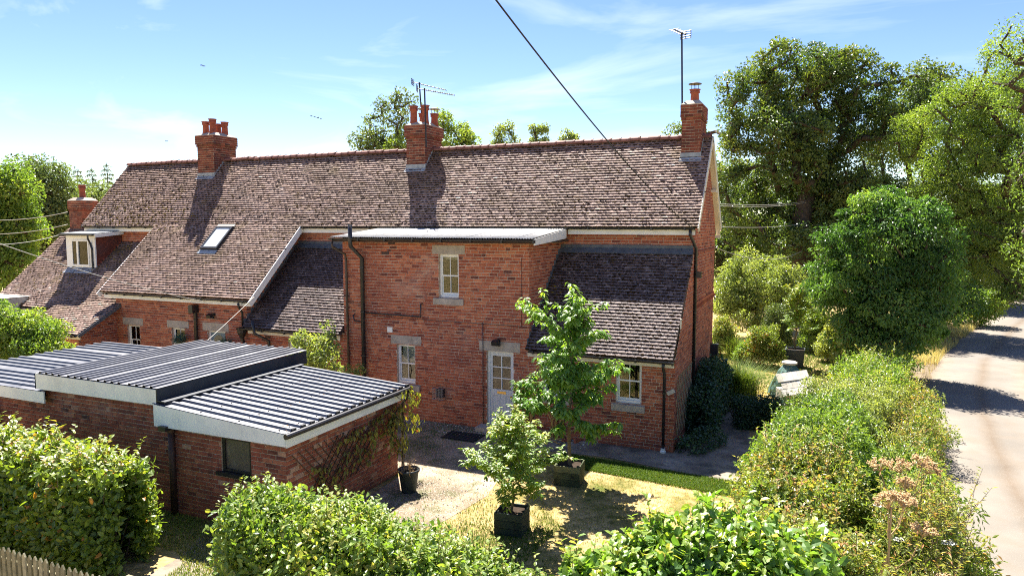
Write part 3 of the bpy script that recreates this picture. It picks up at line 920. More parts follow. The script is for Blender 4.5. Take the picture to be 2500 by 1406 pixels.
pipe([(-3.33, 16.62, 2.27), (-3.33, 16.62, 2.15), (-3.33, 16.80, 1.95), (-3.33, 16.80, .10)], .036)
MB().lathe((-3.33, 16.80, 0.0), [(.075, 0), (.075, .05), (.055, .07), (.055, .12)], 12).obj('drain_collar', wp, house)
pipe([(-3.16, YE - .03, 5.45), (-3.16, YE - .03, 5.32), (-3.05, YM + .02, 4.95), (-3.04, YM + .03, .1)], .042)
MB().box(-3.03, -2.90, YM - .06, YM + .10, 4.15, 4.32).obj('pipe_hopper', bp_, house)
# big soil stack on the block, its waste pipes
pipe([(-12.17, 16.80, 0), (-12.17, 16.80, 4.62), (-12.33, 16.48, 4.98), (-12.33, 16.48, 5.60)], .062, name='soil_pipe')
pipe([(-12.12, 16.80, 3.03), (-10.22, 16.82, 3.0), (-10.21, 16.82, 3.36), (-10.21, 16.92, 3.38)], .022, name='waste_pipe', clips=False)
pipe([(-12.17, 16.80, 2.75), (-12.5, 16.82, 2.77), (-12.53, 16.82, 2.93), (-12.53, 16.92, 2.95)], .022, name='waste_pipe', clips=False)
pipe([(-13.0, 16.5, 5.10), (-13.0, 16.52, 4.95), (-12.76, 16.80, 4.72), (-12.74, 16.81, 4.5), (-12.72, 16.81, 0)], .036, M['brown_pipe'])
pipe([(-8.28, 16.85, .1), (-8.28, 16.85, 2.95)], .012, M['dark_metal'], 'conduit', False)
pipe([(-11.9, 16.885, 2.93), (-7.4, 16.885, 2.90), (-6.97, 16.885, 2.88)], .006, M['brown_pipe'], 'cable', False)
pipe([(-7.15, 16.885, 4.72), (-7.15, 16.885, 2.9)], .006, M['rust_pipe'], 'cable', False)
# catslide pipes and hopper
pipe([(-16.78, 16.58, 3.12), (-16.78, 16.6, 3.0), (-16.84, 16.80, 2.78), (-16.84, 16.80, 2.35)], .036)
MB().lathe((-16.82, 16.74, 1.86), [(.05, 0), (.06, .12), (.15, .30), (.16, .46), (.13, .46)], 10).obj('pipe_hopper', bp_, house)
pipe([(-16.82, 16.80, 1.9), (-16.82, 16.80, 0)], .04)
pipe([(-18.9, 16.80, 0), (-18.9, 16.80, 2.72), (-18.92, 16.72, 2.86)], .06, name='soil_pipe')
MB().box(-19.02, -18.83, 16.62, 16.88, 2.68, 2.94).obj('vent_cowl', bp_, house)
pipe([(-15.78, 16.80, 0), (-15.78, 16.80, 1.95), (-16.05, 16.48, 2.2), (-16.1, 16.46, 2.62)], .05, name='soil_pipe')
pipe([(-22.3, 16.885, 2.55), (-17.2, 16.885, 2.50), (-16.9, 16.885, 2.42)], .006, bp_, 'cable', False)

# lead flashings where lean-to roofs meet walls
def flash(a, c, w, t, mat, name='flashing', up=(0, 0, 1)):
    return MB().beam(a, c, w, t, up=up).obj(name, mat, house)
for (xa, xz) in ((xb1, XG - .02), (-16.7, xb0)):
    flash((xa, YM - .07, 4.88), (xz, YM - .07, 4.88), .26, .02, M['dark_lead'], up=(0, -.70, .72))
    flash((xa, YM - .012, 4.98), (xz, YM - .012, 4.98), .02, .10, M['dark_lead'])
for k in range(16):
    t = k / 16
    MB().box(xb1 + .008, xb1 + .022, 16.75 + 2.5 * t, 16.75 + 2.5 * t + .17, 2.44 + 2.42 * t, 2.44 + 2.42 * t + .17).obj('step_flashing', M['dark_lead'], house)
for k in range(16):
    t = k / 16
    MB().box(xl + .008, xl + .022, 16.75 + 2.5 * t, 16.75 + 2.5 * t + .17, 2.44 + 2.42 * t, 2.44 + 2.42 * t + .17).obj('step_flashing', M['dark_lead'], house)

# chimneys
def chimney(x0, x1, y0, y1, zb, zt, pots, corbel=.055, nc=3, seed=0, apron=True, cb=True):
    ch = Brickwork(house, (M['stack_brick'], M['shed_mortar']))
    core = MB().box(x0, x1, y0, y1, zb, zt)
    core.box(x0 - corbel, x1 + corbel, y0 - corbel, y1 + corbel, zt - .36, zt)
    c = core.obj('chimney', M['shed_mortar'], house)
    zc = zt - .36
    def ring(e, za, zbb, sd):
        X0, X1, Y0, Y1 = x0 - e, x1 + e, y0 - e, y1 + e
        ch.items_before = len(ch.items)
        ch_walls = [((X0, Y0), (1, 0), (0, -1), X1 - X0), ((X1, Y0), (0, 1), (1, 0), Y1 - Y0), ((X1, Y1), (-1, 0), (0, 1), X1 - X0), ((X0, Y1), (0, -1), (-1, 0), Y1 - Y0)]
        for i, (O, u, n, L) in enumerate(ch_walls):
            r = np.random.default_rng(seed * 10 + i + sd)
            O3 = V(O[0], O[1], 0); u3 = V(*u, 0); n3 = V(*n, 0)
            k = 0; z = za
            while z + .074 <= zbb + .01:
                pos = -.0 if k % 2 else -.12
                while pos < L:
                    a, b2 = max(pos, -.004), min(pos + .228, L + .004); pos += .24
                    if b2 - a > .03:
                        ch.items.append((O3 + u3 * (a + b2) / 2 + V(0, 0, z + .037) + n3 * (.006 + r.uniform(0, .004)), u3, n3, b2 - a, float(np.clip(r.beta(2, 2), 0, 1)), c, False, M['stack_brick']))
                k += 1; z += .086
    ring(0, zb, zc - .0, 1)
    ring(corbel * .5, zc - .086, zc, 2)
    ring(corbel, zc, zt, 3)
    ch.finish(0)
    # mortar flaunching
    cx, cy = (x0 + x1) / 2, (y0 + y1) / 2
    fl = MB()
    a, b2 = (x1 - x0) / 2 + .04, (y1 - y0) / 2 + .04
    fl.add([(cx - a, cy - b2, zt), (cx + a, cy - b2, zt), (cx + a, cy + b2, zt), (cx - a, cy + b2, zt), (cx - a * .6, cy - b2 * .6, zt + .13), (cx + a * .6, cy - b2 * .6, zt + .13), (cx + a * .6, cy + b2 * .6, zt + .13), (cx - a * .6, cy + b2 * .6, zt + .13)],
           [(0, 1, 5, 4), (1, 2, 6, 5), (2, 3, 7, 6), (3, 0, 4, 7), (4, 5, 6, 7)])
    fl.obj('flaunching', M['stone'], c)
    for (px_, py_, h, cap) in pots:
        p = MB(); r0 = .125
        p.lathe((px_, py_, zt + .05), [(r0 + .02, 0), (r0, .12), (r0 - .012, h * .72), (r0 + .02, h * .76), (r0 + .02, h * .84), (r0 + .008, h * .86), (r0 + .02, h * .95), (r0 + .045, h), (r0 - .01, h), (r0 - .03, h - .1)], 16, random.uniform(.2, .9))
        po = p.obj('chimney_pot', M['terracotta'], c, True)
        if cap:
            q = MB()
            for k in range(4):
                a_ = k * 1.57 + .4
                q.tube([(px_ + .1 * math.cos(a_), py_ + .1 * math.sin(a_), zt + .05 + h - .02), (px_ + .1 * math.cos(a_), py_ + .1 * math.sin(a_), zt + .05 + h + .16)], .008, 5)
            q.lathe((px_, py_, zt + .05 + h + .15), [(.19, 0), (.19, .015), (.04, .06)], 16)
            q.obj('cowl', M['dark_metal'], po)
    if apron:
        zf = ZE + (y0 - YE) * (ZR - ZE) / (YR - YE)
        MB().box(x0 - .03, x1 + .03, y0 - .03, y0 - .012, zf - .03, zf + .14).obj('lead_apron', M['lead'], c)
        MB().beam((x0 - .05, y0 - .09, zf - .06), (x1 + .05, y0 - .09, zf - .06), .15, .012, up=(0, -.74, .67)).obj('lead_apron', M['lead'], c)
        n = 6
        for k in range(n):
            y = y0 + (YR - y0) * k / n; z = ZE + (y - YE) * (ZR - ZE) / (YR - YE)
            MB().box(x1 + .012, x1 + .024, y, y + (YR - y0) / n, z - .05, z + .16).obj('step_flashing', M['lead'], c)
    return c
chimney(-22.88, -22.02, 20.78, 21.92, 7.3, 9.12, [(-22.68, 21.05, .52, 0), (-22.28, 21.02, .60, 0), (-22.62, 21.62, .5, 0), (-22.24, 21.6, .55, 0)], seed=1)
chimney(-13.10, -12.38, 20.78, 21.92, 7.3, 8.98, [(-12.95, 21.02, .62, 0), (-12.52, 21.05, .62, 0), (-12.95, 21.62, .45, 1), (-12.50, 21.66, .42, 1)], seed=2)
chimney(-3.76, -3.23, 20.80, 21.75, 7.3, 9.05, [(-3.48, 21.2, .42, 1)], corbel=.04, seed=3)
chimney(-29.55, -28.75, 19.9, 20.6, 5.0, 6.62, [(-29.15, 20.25, .62, 0)], corbel=.04, seed=4, apron=False)

# windows and doors
def window(X0, X1, Z0, Z1, sill=True, lintel=True, lintel_mat=None, ov=.2, rows=2, cols=2, Y=YF, mid=.5, lh=.25):
    s = .075                       # set back from the wall face
    f = MB(); t = .05
    y0, y1 = Y + s, Y + s + .07
    f.box(X0, X0 + t, y0, y1, Z0, Z1); f.box(X1 - t, X1, y0, y1, Z0, Z1)
    f.box(X0 + t, X1 - t, y0, y1, Z1 - t, Z1); f.box(X0 + t, X1 - t, y0 - .01, y1, Z0, Z0 + t * 1.3)
    w = f.obj('window', M['white_paint'], house)
    zm = Z0 + (Z1 - Z0) * mid
    ya = y0 + .02
    i0, i1 = X0 + t, X1 - t
    for (za, zb, yy, nm) in ((zm - .02, Z1 - t, ya, 'upper_sash'), (Z0 + t * 1.3, zm + .02, ya + .025, 'lower_sash')):
        q = MB(); r = .028
        q.box(i0, i0 + r, yy, yy + .022, za, zb); q.box(i1 - r, i1, yy, yy + .022, za, zb)
        q.box(i0 + r, i1 - r, yy, yy + .022, za, za + r + (.03 if nm == 'lower_sash' else .01)); q.box(i0 + r, i1 - r, yy, yy + .022, zb - r, zb)
        xm = (i0 + i1) / 2
        if cols == 2: q.box(xm - .01, xm + .01, yy - .002, yy + .02, za + r, zb - r)
        q.obj(nm, M['white_paint'], w)
        xs = [(i0 + r, xm - .01), (xm + .01, i1 - r)] if cols == 2 else [(i0 + r, i1 - r)]
        for (a, c) in xs:
            p = MB().box(a, c, yy + .009, yy + .013, za + r, zb - r)
            p.obj('pane', M['glass'], w)
    if sill:
        sb = MB(); sb.add([(X0 - ov * .8, Y - .07, Z0 - .2), (X1 + ov * .8, Y - .07, Z0 - .2), (X1 + ov * .8, Y + .1, Z0 - .2), (X0 - ov * .8, Y + .1, Z0 - .2), (X0 - ov * .8, Y - .07, Z0 - .03), (X1 + ov * .8, Y - .07, Z0 - .03), (X1 + ov * .8, Y + .1, Z0 + .002), (X0 - ov * .8, Y + .1, Z0 + .002)],
               [(0, 3, 2, 1), (4, 5, 6, 7), (0, 1, 5, 4), (1, 2, 6, 5), (2, 3, 7, 6), (3, 0, 4, 7)])
        sb.obj('sill', M['stone'], w)
    if lintel:
        MB().box(X0 - ov, X1 + ov, Y - .016, Y + .1, Z1, Z1 + lh).obj('lintel', lintel_mat or M['stone'], w)
    return w
window(*W1); window(*W2)
window(*W3, lintel_mat=M['stone'], lh=.10, ov=.12)
window(*W4, lintel=False)
window(*W5, sill=True); window(*W6, sill=True, mid=.42); window(*W7, lintel=False, sill=True)
# room linings and curtains that show dimly through the panes
for (X0, X1, Z0, Z1) in (W1, W3):
    MB().box(X0 - .1, X0 + .06, YF + .35, YF + .40, Z0 - .1, Z1 + .1).obj('curtain', M['brown_pipe'], house)
# white blind in the lower left window
MB().box(W2[0] + .05, W2[1] - .05, YF + .22, YF + .235, 1.62, W2[3]).obj('roller_blind', M['white_paint'], house)
MB().box(W1[0] + .03, W1[1] - .03, YF + .20, YF + .215, W1[3] - .16, W1[3]).obj('roller_blind', M['cream_paint'], house)

def front_door(X0, X1, Z0, Z1, glazed='panes', mat=None):
    Y = YF + .075
    t = .055
    f = MB(); f.box(X0, X0 + t, Y, Y + .09, Z0, Z1); f.box(X1 - t, X1, Y, Y + .09, Z0, Z1); f.box(X0 + t, X1 - t, Y, Y + .09, Z1 - t, Z1)
    d = f.obj('door', M['white_paint'], house)
    i0, i1, zt = X0 + t, X1 - t, Z1 - t
    yl = Y + .03
    leaf = MB(); m2 = mat or M['door_grey']
    zs = Z0 + (zt - Z0) * .47; st = .075
    leaf.box(i0, i0 + st, yl, yl + .045, Z0, zt); leaf.box(i1 - st, i1, yl, yl + .045, Z0, zt)
    leaf.box(i0 + st, i1 - st, yl, yl + .045, zt - .09, zt); leaf.box(i0 + st, i1 - st, yl, yl + .045, zs - .11, zs + .05)
    leaf.box(i0 + st, i1 - st, yl, yl + .045, Z0, Z0 + .2)
    leaf.box(i0 + st, i1 - st, yl + .018, yl + .035, Z0 + .2, zs - .11)
    w3 = (i1 - i0 - 2 * st)
    for k in (1, 2):
        xm = i0 + st + w3 * k / 3
        leaf.box(xm - .03, xm + .03, yl + .001, yl + .044, Z0 + .2, zs - .11)
    lo = leaf.obj('door_leaf', m2, d)
    a, c = i0 + st, i1 - st; z0, z1 = zs + .05, zt - .09
    bars = MB(); xm = (a + c) / 2
    bars.box(xm - .014, xm + .014, yl + .002, yl + .04, z0, z1)
    for k in (1, 2):
        z = z0 + (z1 - z0) * k / 3; bars.box(a, c, yl + .004, yl + .038, z - .013, z + .013)
    bars.obj('glazing_bars', M['white_paint'], d)
    for k in range(3):
        for (p, q) in ((a, xm - .014), (xm + .014, c)):
            MB().box(p, q, yl + .02, yl + .024, z0 + (z1 - z0) * k / 3 + (.013 if k else 0), z0 + (z1 - z0) * (k + 1) / 3 - (.013 if k < 2 else 0)).obj('pane', M['glass'], d)
    MB().box(xm - .13, xm + .13, yl - .012, yl + .006, zs - .07, zs - .005).obj('letter_plate', M['brass'], d)
    MB().lathe((i1 - .05, yl - .03, zs - .16), [(.012, 0), (.03, .015), (.03, .045), (.012, .06)], 10).obj('door_knob', M['brass'], d)
    MB().box(X0 - .22, X1 + .2, YF - .016, YF + .1, Z1, Z1 + .27).obj('lintel', M['stone'], d)
    return d
front_door(*DR)
d2 = MB(); d2.box(D2[0], D2[0] + .06, YF + .07, YF + .15, D2[2], D2[3]); d2.box(D2[1] - .06, D2[1], YF + .07, YF + .15, D2[2], D2[3]); d2.box(D2[0] + .06, D2[1] - .06, YF + .07, YF + .15, D2[3] - .06, D2[3])
do = d2.obj('door', M['white_paint'], house)
lf = MB().box(D2[0] + .06, D2[1] - .06, YF + .10, YF + .14, D2[2], D2[3] - .06).obj('door_leaf', material('blue_door', [(0, (.12, .19, .24)), (1, (.18, .26, .31))], .45, .4, noise=(4, .1), attr=False), do)
fan = MB(); cxd = (D2[0] + D2[1]) / 2
fan.add([(cxd, YF + .095, 1.72)] + [(cxd + .24 * math.cos(a), YF + .095, 1.72 + .24 * math.sin(a)) for a in np.linspace(0, math.pi, 13)], [(0, i, i + 1) for i in range(1, 13)])
fan.obj('fanlight', M['glass'], do)
MB().box(D2[0] - .2, D2[1] + .15, YF - .016, YF + .1, D2[3], D2[3] + .27).obj('lintel', M['stone'], do)

# block roof of corrugated sheets on a shallow fall
def sheet_wave(x0, x1, pts, pitch, amp, n=8, thick=.006, kind='sine'):
    """corrugations run along the polyline pts (y,z); wave across x"""
    xs = np.arange(x0, x1 + 1e-6, pitch / n); v, f = [], []
    for (y, z) in pts:
        for x in xs:
            ph = (x / pitch) % 1
            h = amp * math.sin(6.28318 * ph) if kind == 'sine' else amp * np.interp(ph, [0, .55, .63, .92, 1], [0, 0, 1, 1, 0])
            v.append((x, y, z + h))
    m_ = len(xs)
    for i in range(len(pts) - 1):
        for k in range(m_ - 1):
            f.append((i * m_ + k, i * m_ + k + 1, (i + 1) * m_ + k + 1, (i + 1) * m_ + k))
    b0 = len(v)
    v += [(a, b, c - thick) for a, b, c in v[:b0]]
    f += [tuple(b0 + q for q in r[::-1]) for r in f[:]]
    for k in range(m_ - 1):
        f.append((k + 1, k, b0 + k, b0 + k + 1))
    for i in range(len(pts) - 1):
        f.append((i * m_, (i + 1) * m_, b0 + (i + 1) * m_, b0 + i * m_)); j = m_ - 1
        f.append((i * m_ + j, b0 + i * m_ + j, b0 + (i + 1) * m_ + j, (i + 1) * m_ + j))
    return v, f
BR0, BR1 = -13.08, -6.66
x = BR0
k = 0
while x < BR1 - .05:
    xe = min(x + .805, BR1)
    z_ = .0035 * (k % 2)
    v, f = sheet_wave(x, xe, [(16.5, 5.24 + z_), (19.03, 5.475 + z_)], .076, .010)
    MB().add(v, f, .5).obj('roof_sheet', M['fibre_sheet'], house, True)
    x = xe - .076; k += 1
    if xe >= BR1: break
board([(BR0 + .03, 16.58, 5.15), (BR1 - .03, 16.58, 5.15)], .03, .10, M['rust_pipe'], 'fascia')
gutter((BR0, 16.47, 5.20), (BR1 + .02, 16.47, 5.19), .05)
b = MB(); b.add([(BR1 - .02, 16.56, 5.06), (BR1 - .02, 19.0, 5.20), (BR1 - .02, 19.0, 5.46), (BR1 - .02, 16.56, 5.225), (BR1 + .01, 16.56, 5.06), (BR1 + .01, 19.0, 5.20), (BR1 + .01, 19.0, 5.46), (BR1 + .01, 16.56, 5.225)],
             [(3, 2, 1, 0), (4, 5, 6, 7), (0, 1, 5, 4), (1, 2, 6, 5), (2, 3, 7, 6), (3, 0, 4, 7)])
b.obj('bargeboard', M['white_paint'], house)
MB().box(BR0 + .05, BR1 - .03, 16.6, 19.3, 5.10, 5.16).obj('roof_deck', M['brown_pipe'], house)

# skylight
sk = MB()
wv = nrm(V(0, 19.06 - 16.65, 5.57 - 3.27)); nv = V(0, -wv[2], wv[1]); o0 = V(0, 16.65, 3.27)
def onroof(x, y, h):
    t = (y - 16.65) / wv[1]; return V(x, 0, 0) + o0 * V(0, 1, 1) + wv * t + nv * h
xs0, xs1, ya, yb_ = -20.0, -19.22, 18.15, 18.95
hl = (yb_ - ya) / wv[1] / 2; cy_ = (ya + yb_) / 2; X_ = V(1, 0, 0)
for (xx) in (xs0 + .03, xs1 - .03): sk.obox(onroof(xx, cy_, .065), X_ * .035, wv * hl, nv * .045)
for yy in (ya + .03, yb_ - .03): sk.obox(onroof((xs0 + xs1) / 2, yy, .066), X_ * (xs1 - xs0) / 2 * .92, wv * .04, nv * .045)
so = sk.obj('skylight', M['dark_metal'], house)
MB().obox(onroof((xs0 + xs1) / 2, cy_, .085), X_ * (xs1 - xs0) / 2 * .9, wv * hl * .93, nv * .004).obj('pane', material('skylight_glass', [(0, (.55, .60, .62)), (1, (.62, .66, .68))], .06, .8, attr=False), so)
MB().obox(onroof((xs0 + xs1) / 2, ya - .09, .034), X_ * (xs1 - xs0) / 2 * 1.1, wv * .09, nv * .008).obj('flashing', M['lead'], so)
MB().obox(onroof((xs0 + xs1) / 2, yb_ + .05, .06), X_ * (xs1 - xs0) / 2 * 1.05, wv * .05, nv * .02).obj('flashing', M['cream_paint'], so)

# dormer on the left wing
dx0, dx1, dy, dz0, dz1 = -27.3, -25.62, 18.18, 3.86, 5.16
dm = MB()
fx0, fx1, fz0, fz1 = -26.98, -25.95, 3.98, 5.0
dm.box(dx0, fx0, dy, dy + .05, dz0, dz1); dm.box(fx1, dx1, dy, dy + .05, dz0, dz1); dm.box(fx0, fx1, dy, dy + .05, fz1, dz1); dm.box(fx0, fx1, dy, dy + .05, dz0, fz0)
do = dm.obj('dormer', M['white_paint'], house)
fr = MB()
for (a, c, y_) in ((fx0, fx0 + .36, dy - .02), (fx0 + .36, fx1, dy - .035)):
    t = .06
    fr.box(a, a + t, y_, y_ + .06, fz0, fz1); fr.box(c - t, c, y_, y_ + .06, fz0, fz1); fr.box(a + t, c - t, y_, y_ + .06, fz0, fz0 + t); fr.box(a + t, c - t, y_, y_ + .06, fz1 - t, fz1)
fr.obj('window_frame', M['white_paint'], do)
for (a, c) in ((fx0 + .06, fx0 + .30), (fx0 + .42, fx1 - .06)):
    MB().box(a, c, dy + .0, dy + .006, fz0 + .06, fz1 - .06).obj('pane', M['glass'], do)
MB().box(fx0, fx1, dy + .3, dy + .32, fz0, fz1).obj('curtain', M['weathered_board'], do)
for (xx, nx) in ((dx1, 1), (dx0, -1)):
    ck = MB(); a = .0
    ck.add([(xx, dy + .05, dz0 - .05), (xx, YM, 4.88), (xx, YM, dz1 + .1), (xx, dy + .05, dz1)], [(0, 1, 2, 3)], .3)
    cko = ck.obj('dormer_cheek', M['stack_brick'], do)
    for r_ in range(13):          # tile hanging, course by course
        z = dz0 - .02 + r_ * .105
        y0 = max(dy + .05, 16.62 + (z - 2.52) * (YM - 16.62) / (4.9 - 2.52) - .02)
        yy = y0
        while yy < YM - .03 and nx == 1:
            y2 = min(yy + .165, YM)
            MB().add([(xx + .03, yy + .002, z), (xx + .03, y2 - .002, z), (xx + .012, y2 - .002, z + .115), (xx + .012, yy + .002, z + .115), (xx + .005, yy + .002, z), (xx + .005, y2 - .002, z)], [(0, 1, 2, 3), (0, 4, 5, 1)], random.uniform(.2, .8)).obj('hung_tile', M['terracotta'], cko)
            yy += .165
MB().add([(dx0 - .12, dy - .16, dz1 + .02), (dx1 + .14, dy - .16, dz1 + .02), (dx1 + .14, YM, dz1 + .14), (dx0 - .12, YM, dz1 + .14), (dx0 - .12, dy - .16, dz1 + .09), (dx1 + .14, dy - .16, dz1 + .09), (dx1 + .14, YM, dz1 + .21), (dx0 - .12, YM, dz1 + .21)],
         [(0, 3, 2, 1), (4, 5, 6, 7), (0, 1, 5, 4), (1, 2, 6, 5), (2, 3, 7, 6), (3, 0, 4, 7)]).obj('dormer_roof', M['dark_lead'], do)
MB().beam((dx1 + .155, dy - .10, dz1 + .0), (dx1 + .155, YM - .05, dz1 + .11), .03, .13).obj('dormer_fascia', M['white_paint'], do)
MB().tube([(dx1 - .12, dy - .19, dz1 + .02), (dx1 - .12, dy - .19, dz1 - .1), (dx1 - .2, dy - .04, dz1 - .3), (dx1 - .13, dy - .04, dz1 - .5), (dx1 - .13, dy - .04, dz0 + .02)], .035, 8).obj('downpipe', bp_, do)
MB().box(dx0 - .12, dx1 + .14, dy - .21, dy - .15, dz1 + .0, dz1 + .08).obj('gutter', bp_, do)
MB().obox((-26.46, dy - .12, dz0 - .06), (.8, 0, 0), (0, .12, .10), (0, -.01, .012)).obj('lead_apron', M['lead'], do)

# flat porch roof at the far end of the wing
MB().box(-31.6, -27.75, 15.7, 17.15, 2.62, 2.86).obj('flat_roof', M['fibre_sheet'], house)
MB().box(-31.5, -27.85, 15.8, 17.0, 0, 2.62).obj('porch', M['white_paint'], house)

# wall fittings that belong to the house
MB().box(-11.38, -11.21, YF - .03, YF + .002, 2.49, 2.64).obj('vent_cover', M['white_paint'], house)
for (a, c, z0, z1) in ((-11.31, -11.09, 5.03, 5.11), (-11.55, -11.29, 4.74, 4.82), (-16.0, -15.8, 2.0, 2.08)):
    MB().box(a, c, YF - .012, YF + .01, z0, z1).obj('air_brick', M['rust_pipe'], house)
fl = MB()
for (a, c) in (((-9.77, YF - .24, .72), (-9.43, YF - .24, .72)), ((-9.77, YF - .24, 1.04), (-9.43, YF - .24, 1.04)), ((-9.77, YF - .01, .72), (-9.77, YF - .24, .72)), ((-9.43, YF - .01, .72), (-9.43, YF - .24, .72)), ((-9.77, YF - .01, 1.04), (-9.77, YF - .24, 1.04)), ((-9.43, YF - .01, 1.04), (-9.43, YF - .24, 1.04))):
    fl.tube([a, c], .008, 5)
for k in range(8):
    fl.tube([(-9.77 + .34 * k / 7, YF - .24, .72), (-9.77 + .34 * k / 7, YF - .24, 1.04)], .005, 5)
    fl.tube([(-9.77, YF - .24, .72 + .32 * k / 7), (-9.43, YF - .24, .72 + .32 * k / 7)], .005, 5)
fo = fl.obj('flue_guard', M['aluminium'], house)
MB().box(-9.70, -9.50, YF - .16, YF - .0, .76, 1.0).obj('flue_terminal', M['dark_metal'], fo)
def wall_lamp(x, z):
    b = MB(); b.box(x - .05, x + .05, YF - .04, YF - .005, z - .05, z + .06)
    b.tube([(x, YF - .03, z), (x, YF - .12, z + .03)], .015, 6)
    w = b.obj('wall_lamp', bp_, house)
    MB().obox((x - .03, YF - .18, z - .02), (.09, 0, 0), (0, .06, .03), (0, -.02, .05)).obj('lamp_head', bp_, w)
    MB().lathe((x + .06, YF - .12, z - .12), [(.02, 0), (.04, .02), (.04, .06), (.02, .08)], 10).obj('sensor', bp_, w)
wall_lamp(-7.82, 2.46); wall_lamp(-18.15, 2.64)
MB().obox((-3.18, YF - .03, 1.52), (.085, 0, .05), (-.05 * .5, 0, .085 * .5), (0, .02, 0)).obj('tilted_board', M['weathered_board'], house)
MB().box(-3.09, -3.075, 17.42, 17.53, 3.0, 3.25).obj('vent_cover', M['cream_paint'], house)
MB().box(-3.09, -2.86, 22.95, 23.2, .6, 1.75).obj('meter_box', bp_, house)
HB.finish(300); HT.finish(300)
stp = tag(MB().box(-8.35, -7.3, 16.5, 16.89, .0, .14).obj('doorstep', M['stone'], house))
# ------------------------------------------------------------------ the brick outbuilding in front
shed = thing('brick_outbuilding', 'low brick outbuilding with white fascias and a stepped ribbed metal roof', 'outbuilding', (-12.5, 11, 0))
SB = Brickwork(shed, (M['shed_brick'], M['shed_mortar']), ch=.083, bl=.222, hl=.108, bh=.070, joint=.012, rects=[(0, 390, 1140, 1406), (480, 1000, 1210, 1406)])
sx0, sxr, syf, syb = -18.9, -8.52, 9.4, 12.95
SW = (-10.05, -9.33, 1.02, 1.68)
SB.wall((sx0, syf), (1, 0), (0, -1), sxr - sx0, 0, [(0, 1.86), (3.85, 1.86), (3.86, 2.2), (7.42, 2.2), (7.43, 1.84), (sxr - sx0, 1.82)], [opening(*SW, sx0)], seed=31)
SB.wall((sxr, syf), (0, 1), (1, 0), syb - syf, 0, 1.85, seed=32, tintshift=.10)
SB.wall((sxr, syb), (-1, 0), (0, 1), sxr - sx0, 0, 2.0, seed=33, bricks=False)
SB.wall((sx0, syb), (0, -1), (-1, 0), syb - syf, 0, 1.9, seed=34, bricks=False)
SB.finish(300)
# window: black timber lintel and frame, dusty pane, sill
w = MB().box(SW[0], SW[0] + .06, syf + .02, syf + .09, SW[2], SW[3]).box(SW[1] - .06, SW[1], syf + .02, syf + .09, SW[2], SW[3]).box(SW[0] + .06, SW[1] - .06, syf + .02, syf + .09, SW[3] - .05, SW[3]).box(SW[0] + .06, SW[1] - .06, syf + .02, syf + .09, SW[2], SW[2] + .05).obj('window', M['black_plastic'], shed)
material('dusty_glass', [(0, (.075, .066, .055)), (.6, (.12, .105, .088)), (1, (.22, .20, .175))], .22, .5, noise=(3.5, .3), attr=False)
MB().box(SW[0] + .06, SW[1] - .06, syf + .055, syf + .06, SW[2] + .05, SW[3] - .05).obj('pane', M['dusty_glass'], w)
MB().box(SW[0] - .30, SW[1] + .25, syf - .012, syf + .09, SW[3], SW[3] + .09).obj('lintel', M['black_plastic'], w)
MB().box(SW[0] - .1, SW[1] + .06, syf - .07, syf + .06, SW[2] - .07, SW[2]).obj('sill', M['black_plastic'], w)

def rib_sheet(x0, x1, y0, y1, z_of, pitch, amp, along, profile_='box', step=None):
    """along 'x': ribs run in x, profile across y; along 'y' the reverse. z_of(x,y) gives the plane"""
    lo, hi = (y0, y1) if along == 'x' else (x0, x1)
    if profile_ == 'box':
        knots = [0, .60, .68, .92, 1.0]; hs = [0, 0, 1, 1, 0]
    else:
        knots = list(np.linspace(0, 1, 9)); hs = [.5 - .5 * math.cos(6.28318 * q) for q in knots]
    cs, hh = [], []
    c = lo
    while c < hi - 1e-6:
        for q, h in zip(knots[:-1], hs[:-1]):
            if c + q * pitch <= hi + 1e-6: cs.append(c + q * pitch); hh.append(h)
        c += pitch
    cs.append(hi); hh.append(0)
    ends = (x0, x1) if along == 'x' else (y0, y1)
    v, f = [], []
    for e in ends:
        for c, h in zip(cs, hh):
            x, y = (e, c) if along == 'x' else (c, e)
            v.append((x, y, z_of(x, y) + amp * h))
    m_ = len(cs)
    for k in range(m_ - 1):
        q = (k, k + 1, m_ + k + 1, m_ + k)
        f.append(q if along == 'y' else q[::-1])
    b0 = len(v)
    v += [(a, b, c - .006) for a, b, c in v[:b0]]
    f += [tuple(b0 + i for i in q[::-1]) for q in f[:]]
    for k in range(m_ - 1):
        f.append((k, b0 + k, b0 + k + 1, k + 1)); f.append((m_ + k + 1, b0 + m_ + k + 1, b0 + m_ + k, m_ + k))
    return v, f
# right-hand roof: ribs run along the building and fall to the end gutter
zC = lambda x, y: 2.20 + (x + 11.5) * (2.0 - 2.20) / 3.15
y = 9.17
for k in range(4):
    v, f = rib_sheet(-11.55, -8.32, y, y + .985, lambda a, b: zC(a, b) + .003 * (k % 2), .245, .042, 'x')
    o = MB().add(v, f).obj('roof_sheet', M['sheet_metal'], shed)
    for i in range(4):
        for j in range(4):
            xx = -11.3 + j * .93; yy = y + .08 + i * .245
            MB().lathe((xx, yy, zC(xx, yy)), [(.016, 0), (.016, .008), (.006, .02)], 6).obj('roof_screw', M['black_plastic'], o)
    y += .98
# left-hand roof, lower, ribs along the building
zA = lambda x, y: 2.10 + (y - 9.3) * .010
y = 9.22
for k in range(4):
    v, f = rib_sheet(-19.1, -14.9, y, y + 1.155, lambda a, b: zA(a, b) + .003 * (k % 2), .25, .042, 'x')
    MB().add(v, f).obj('roof_sheet', M['sheet_metal'], shed); y += 1.15
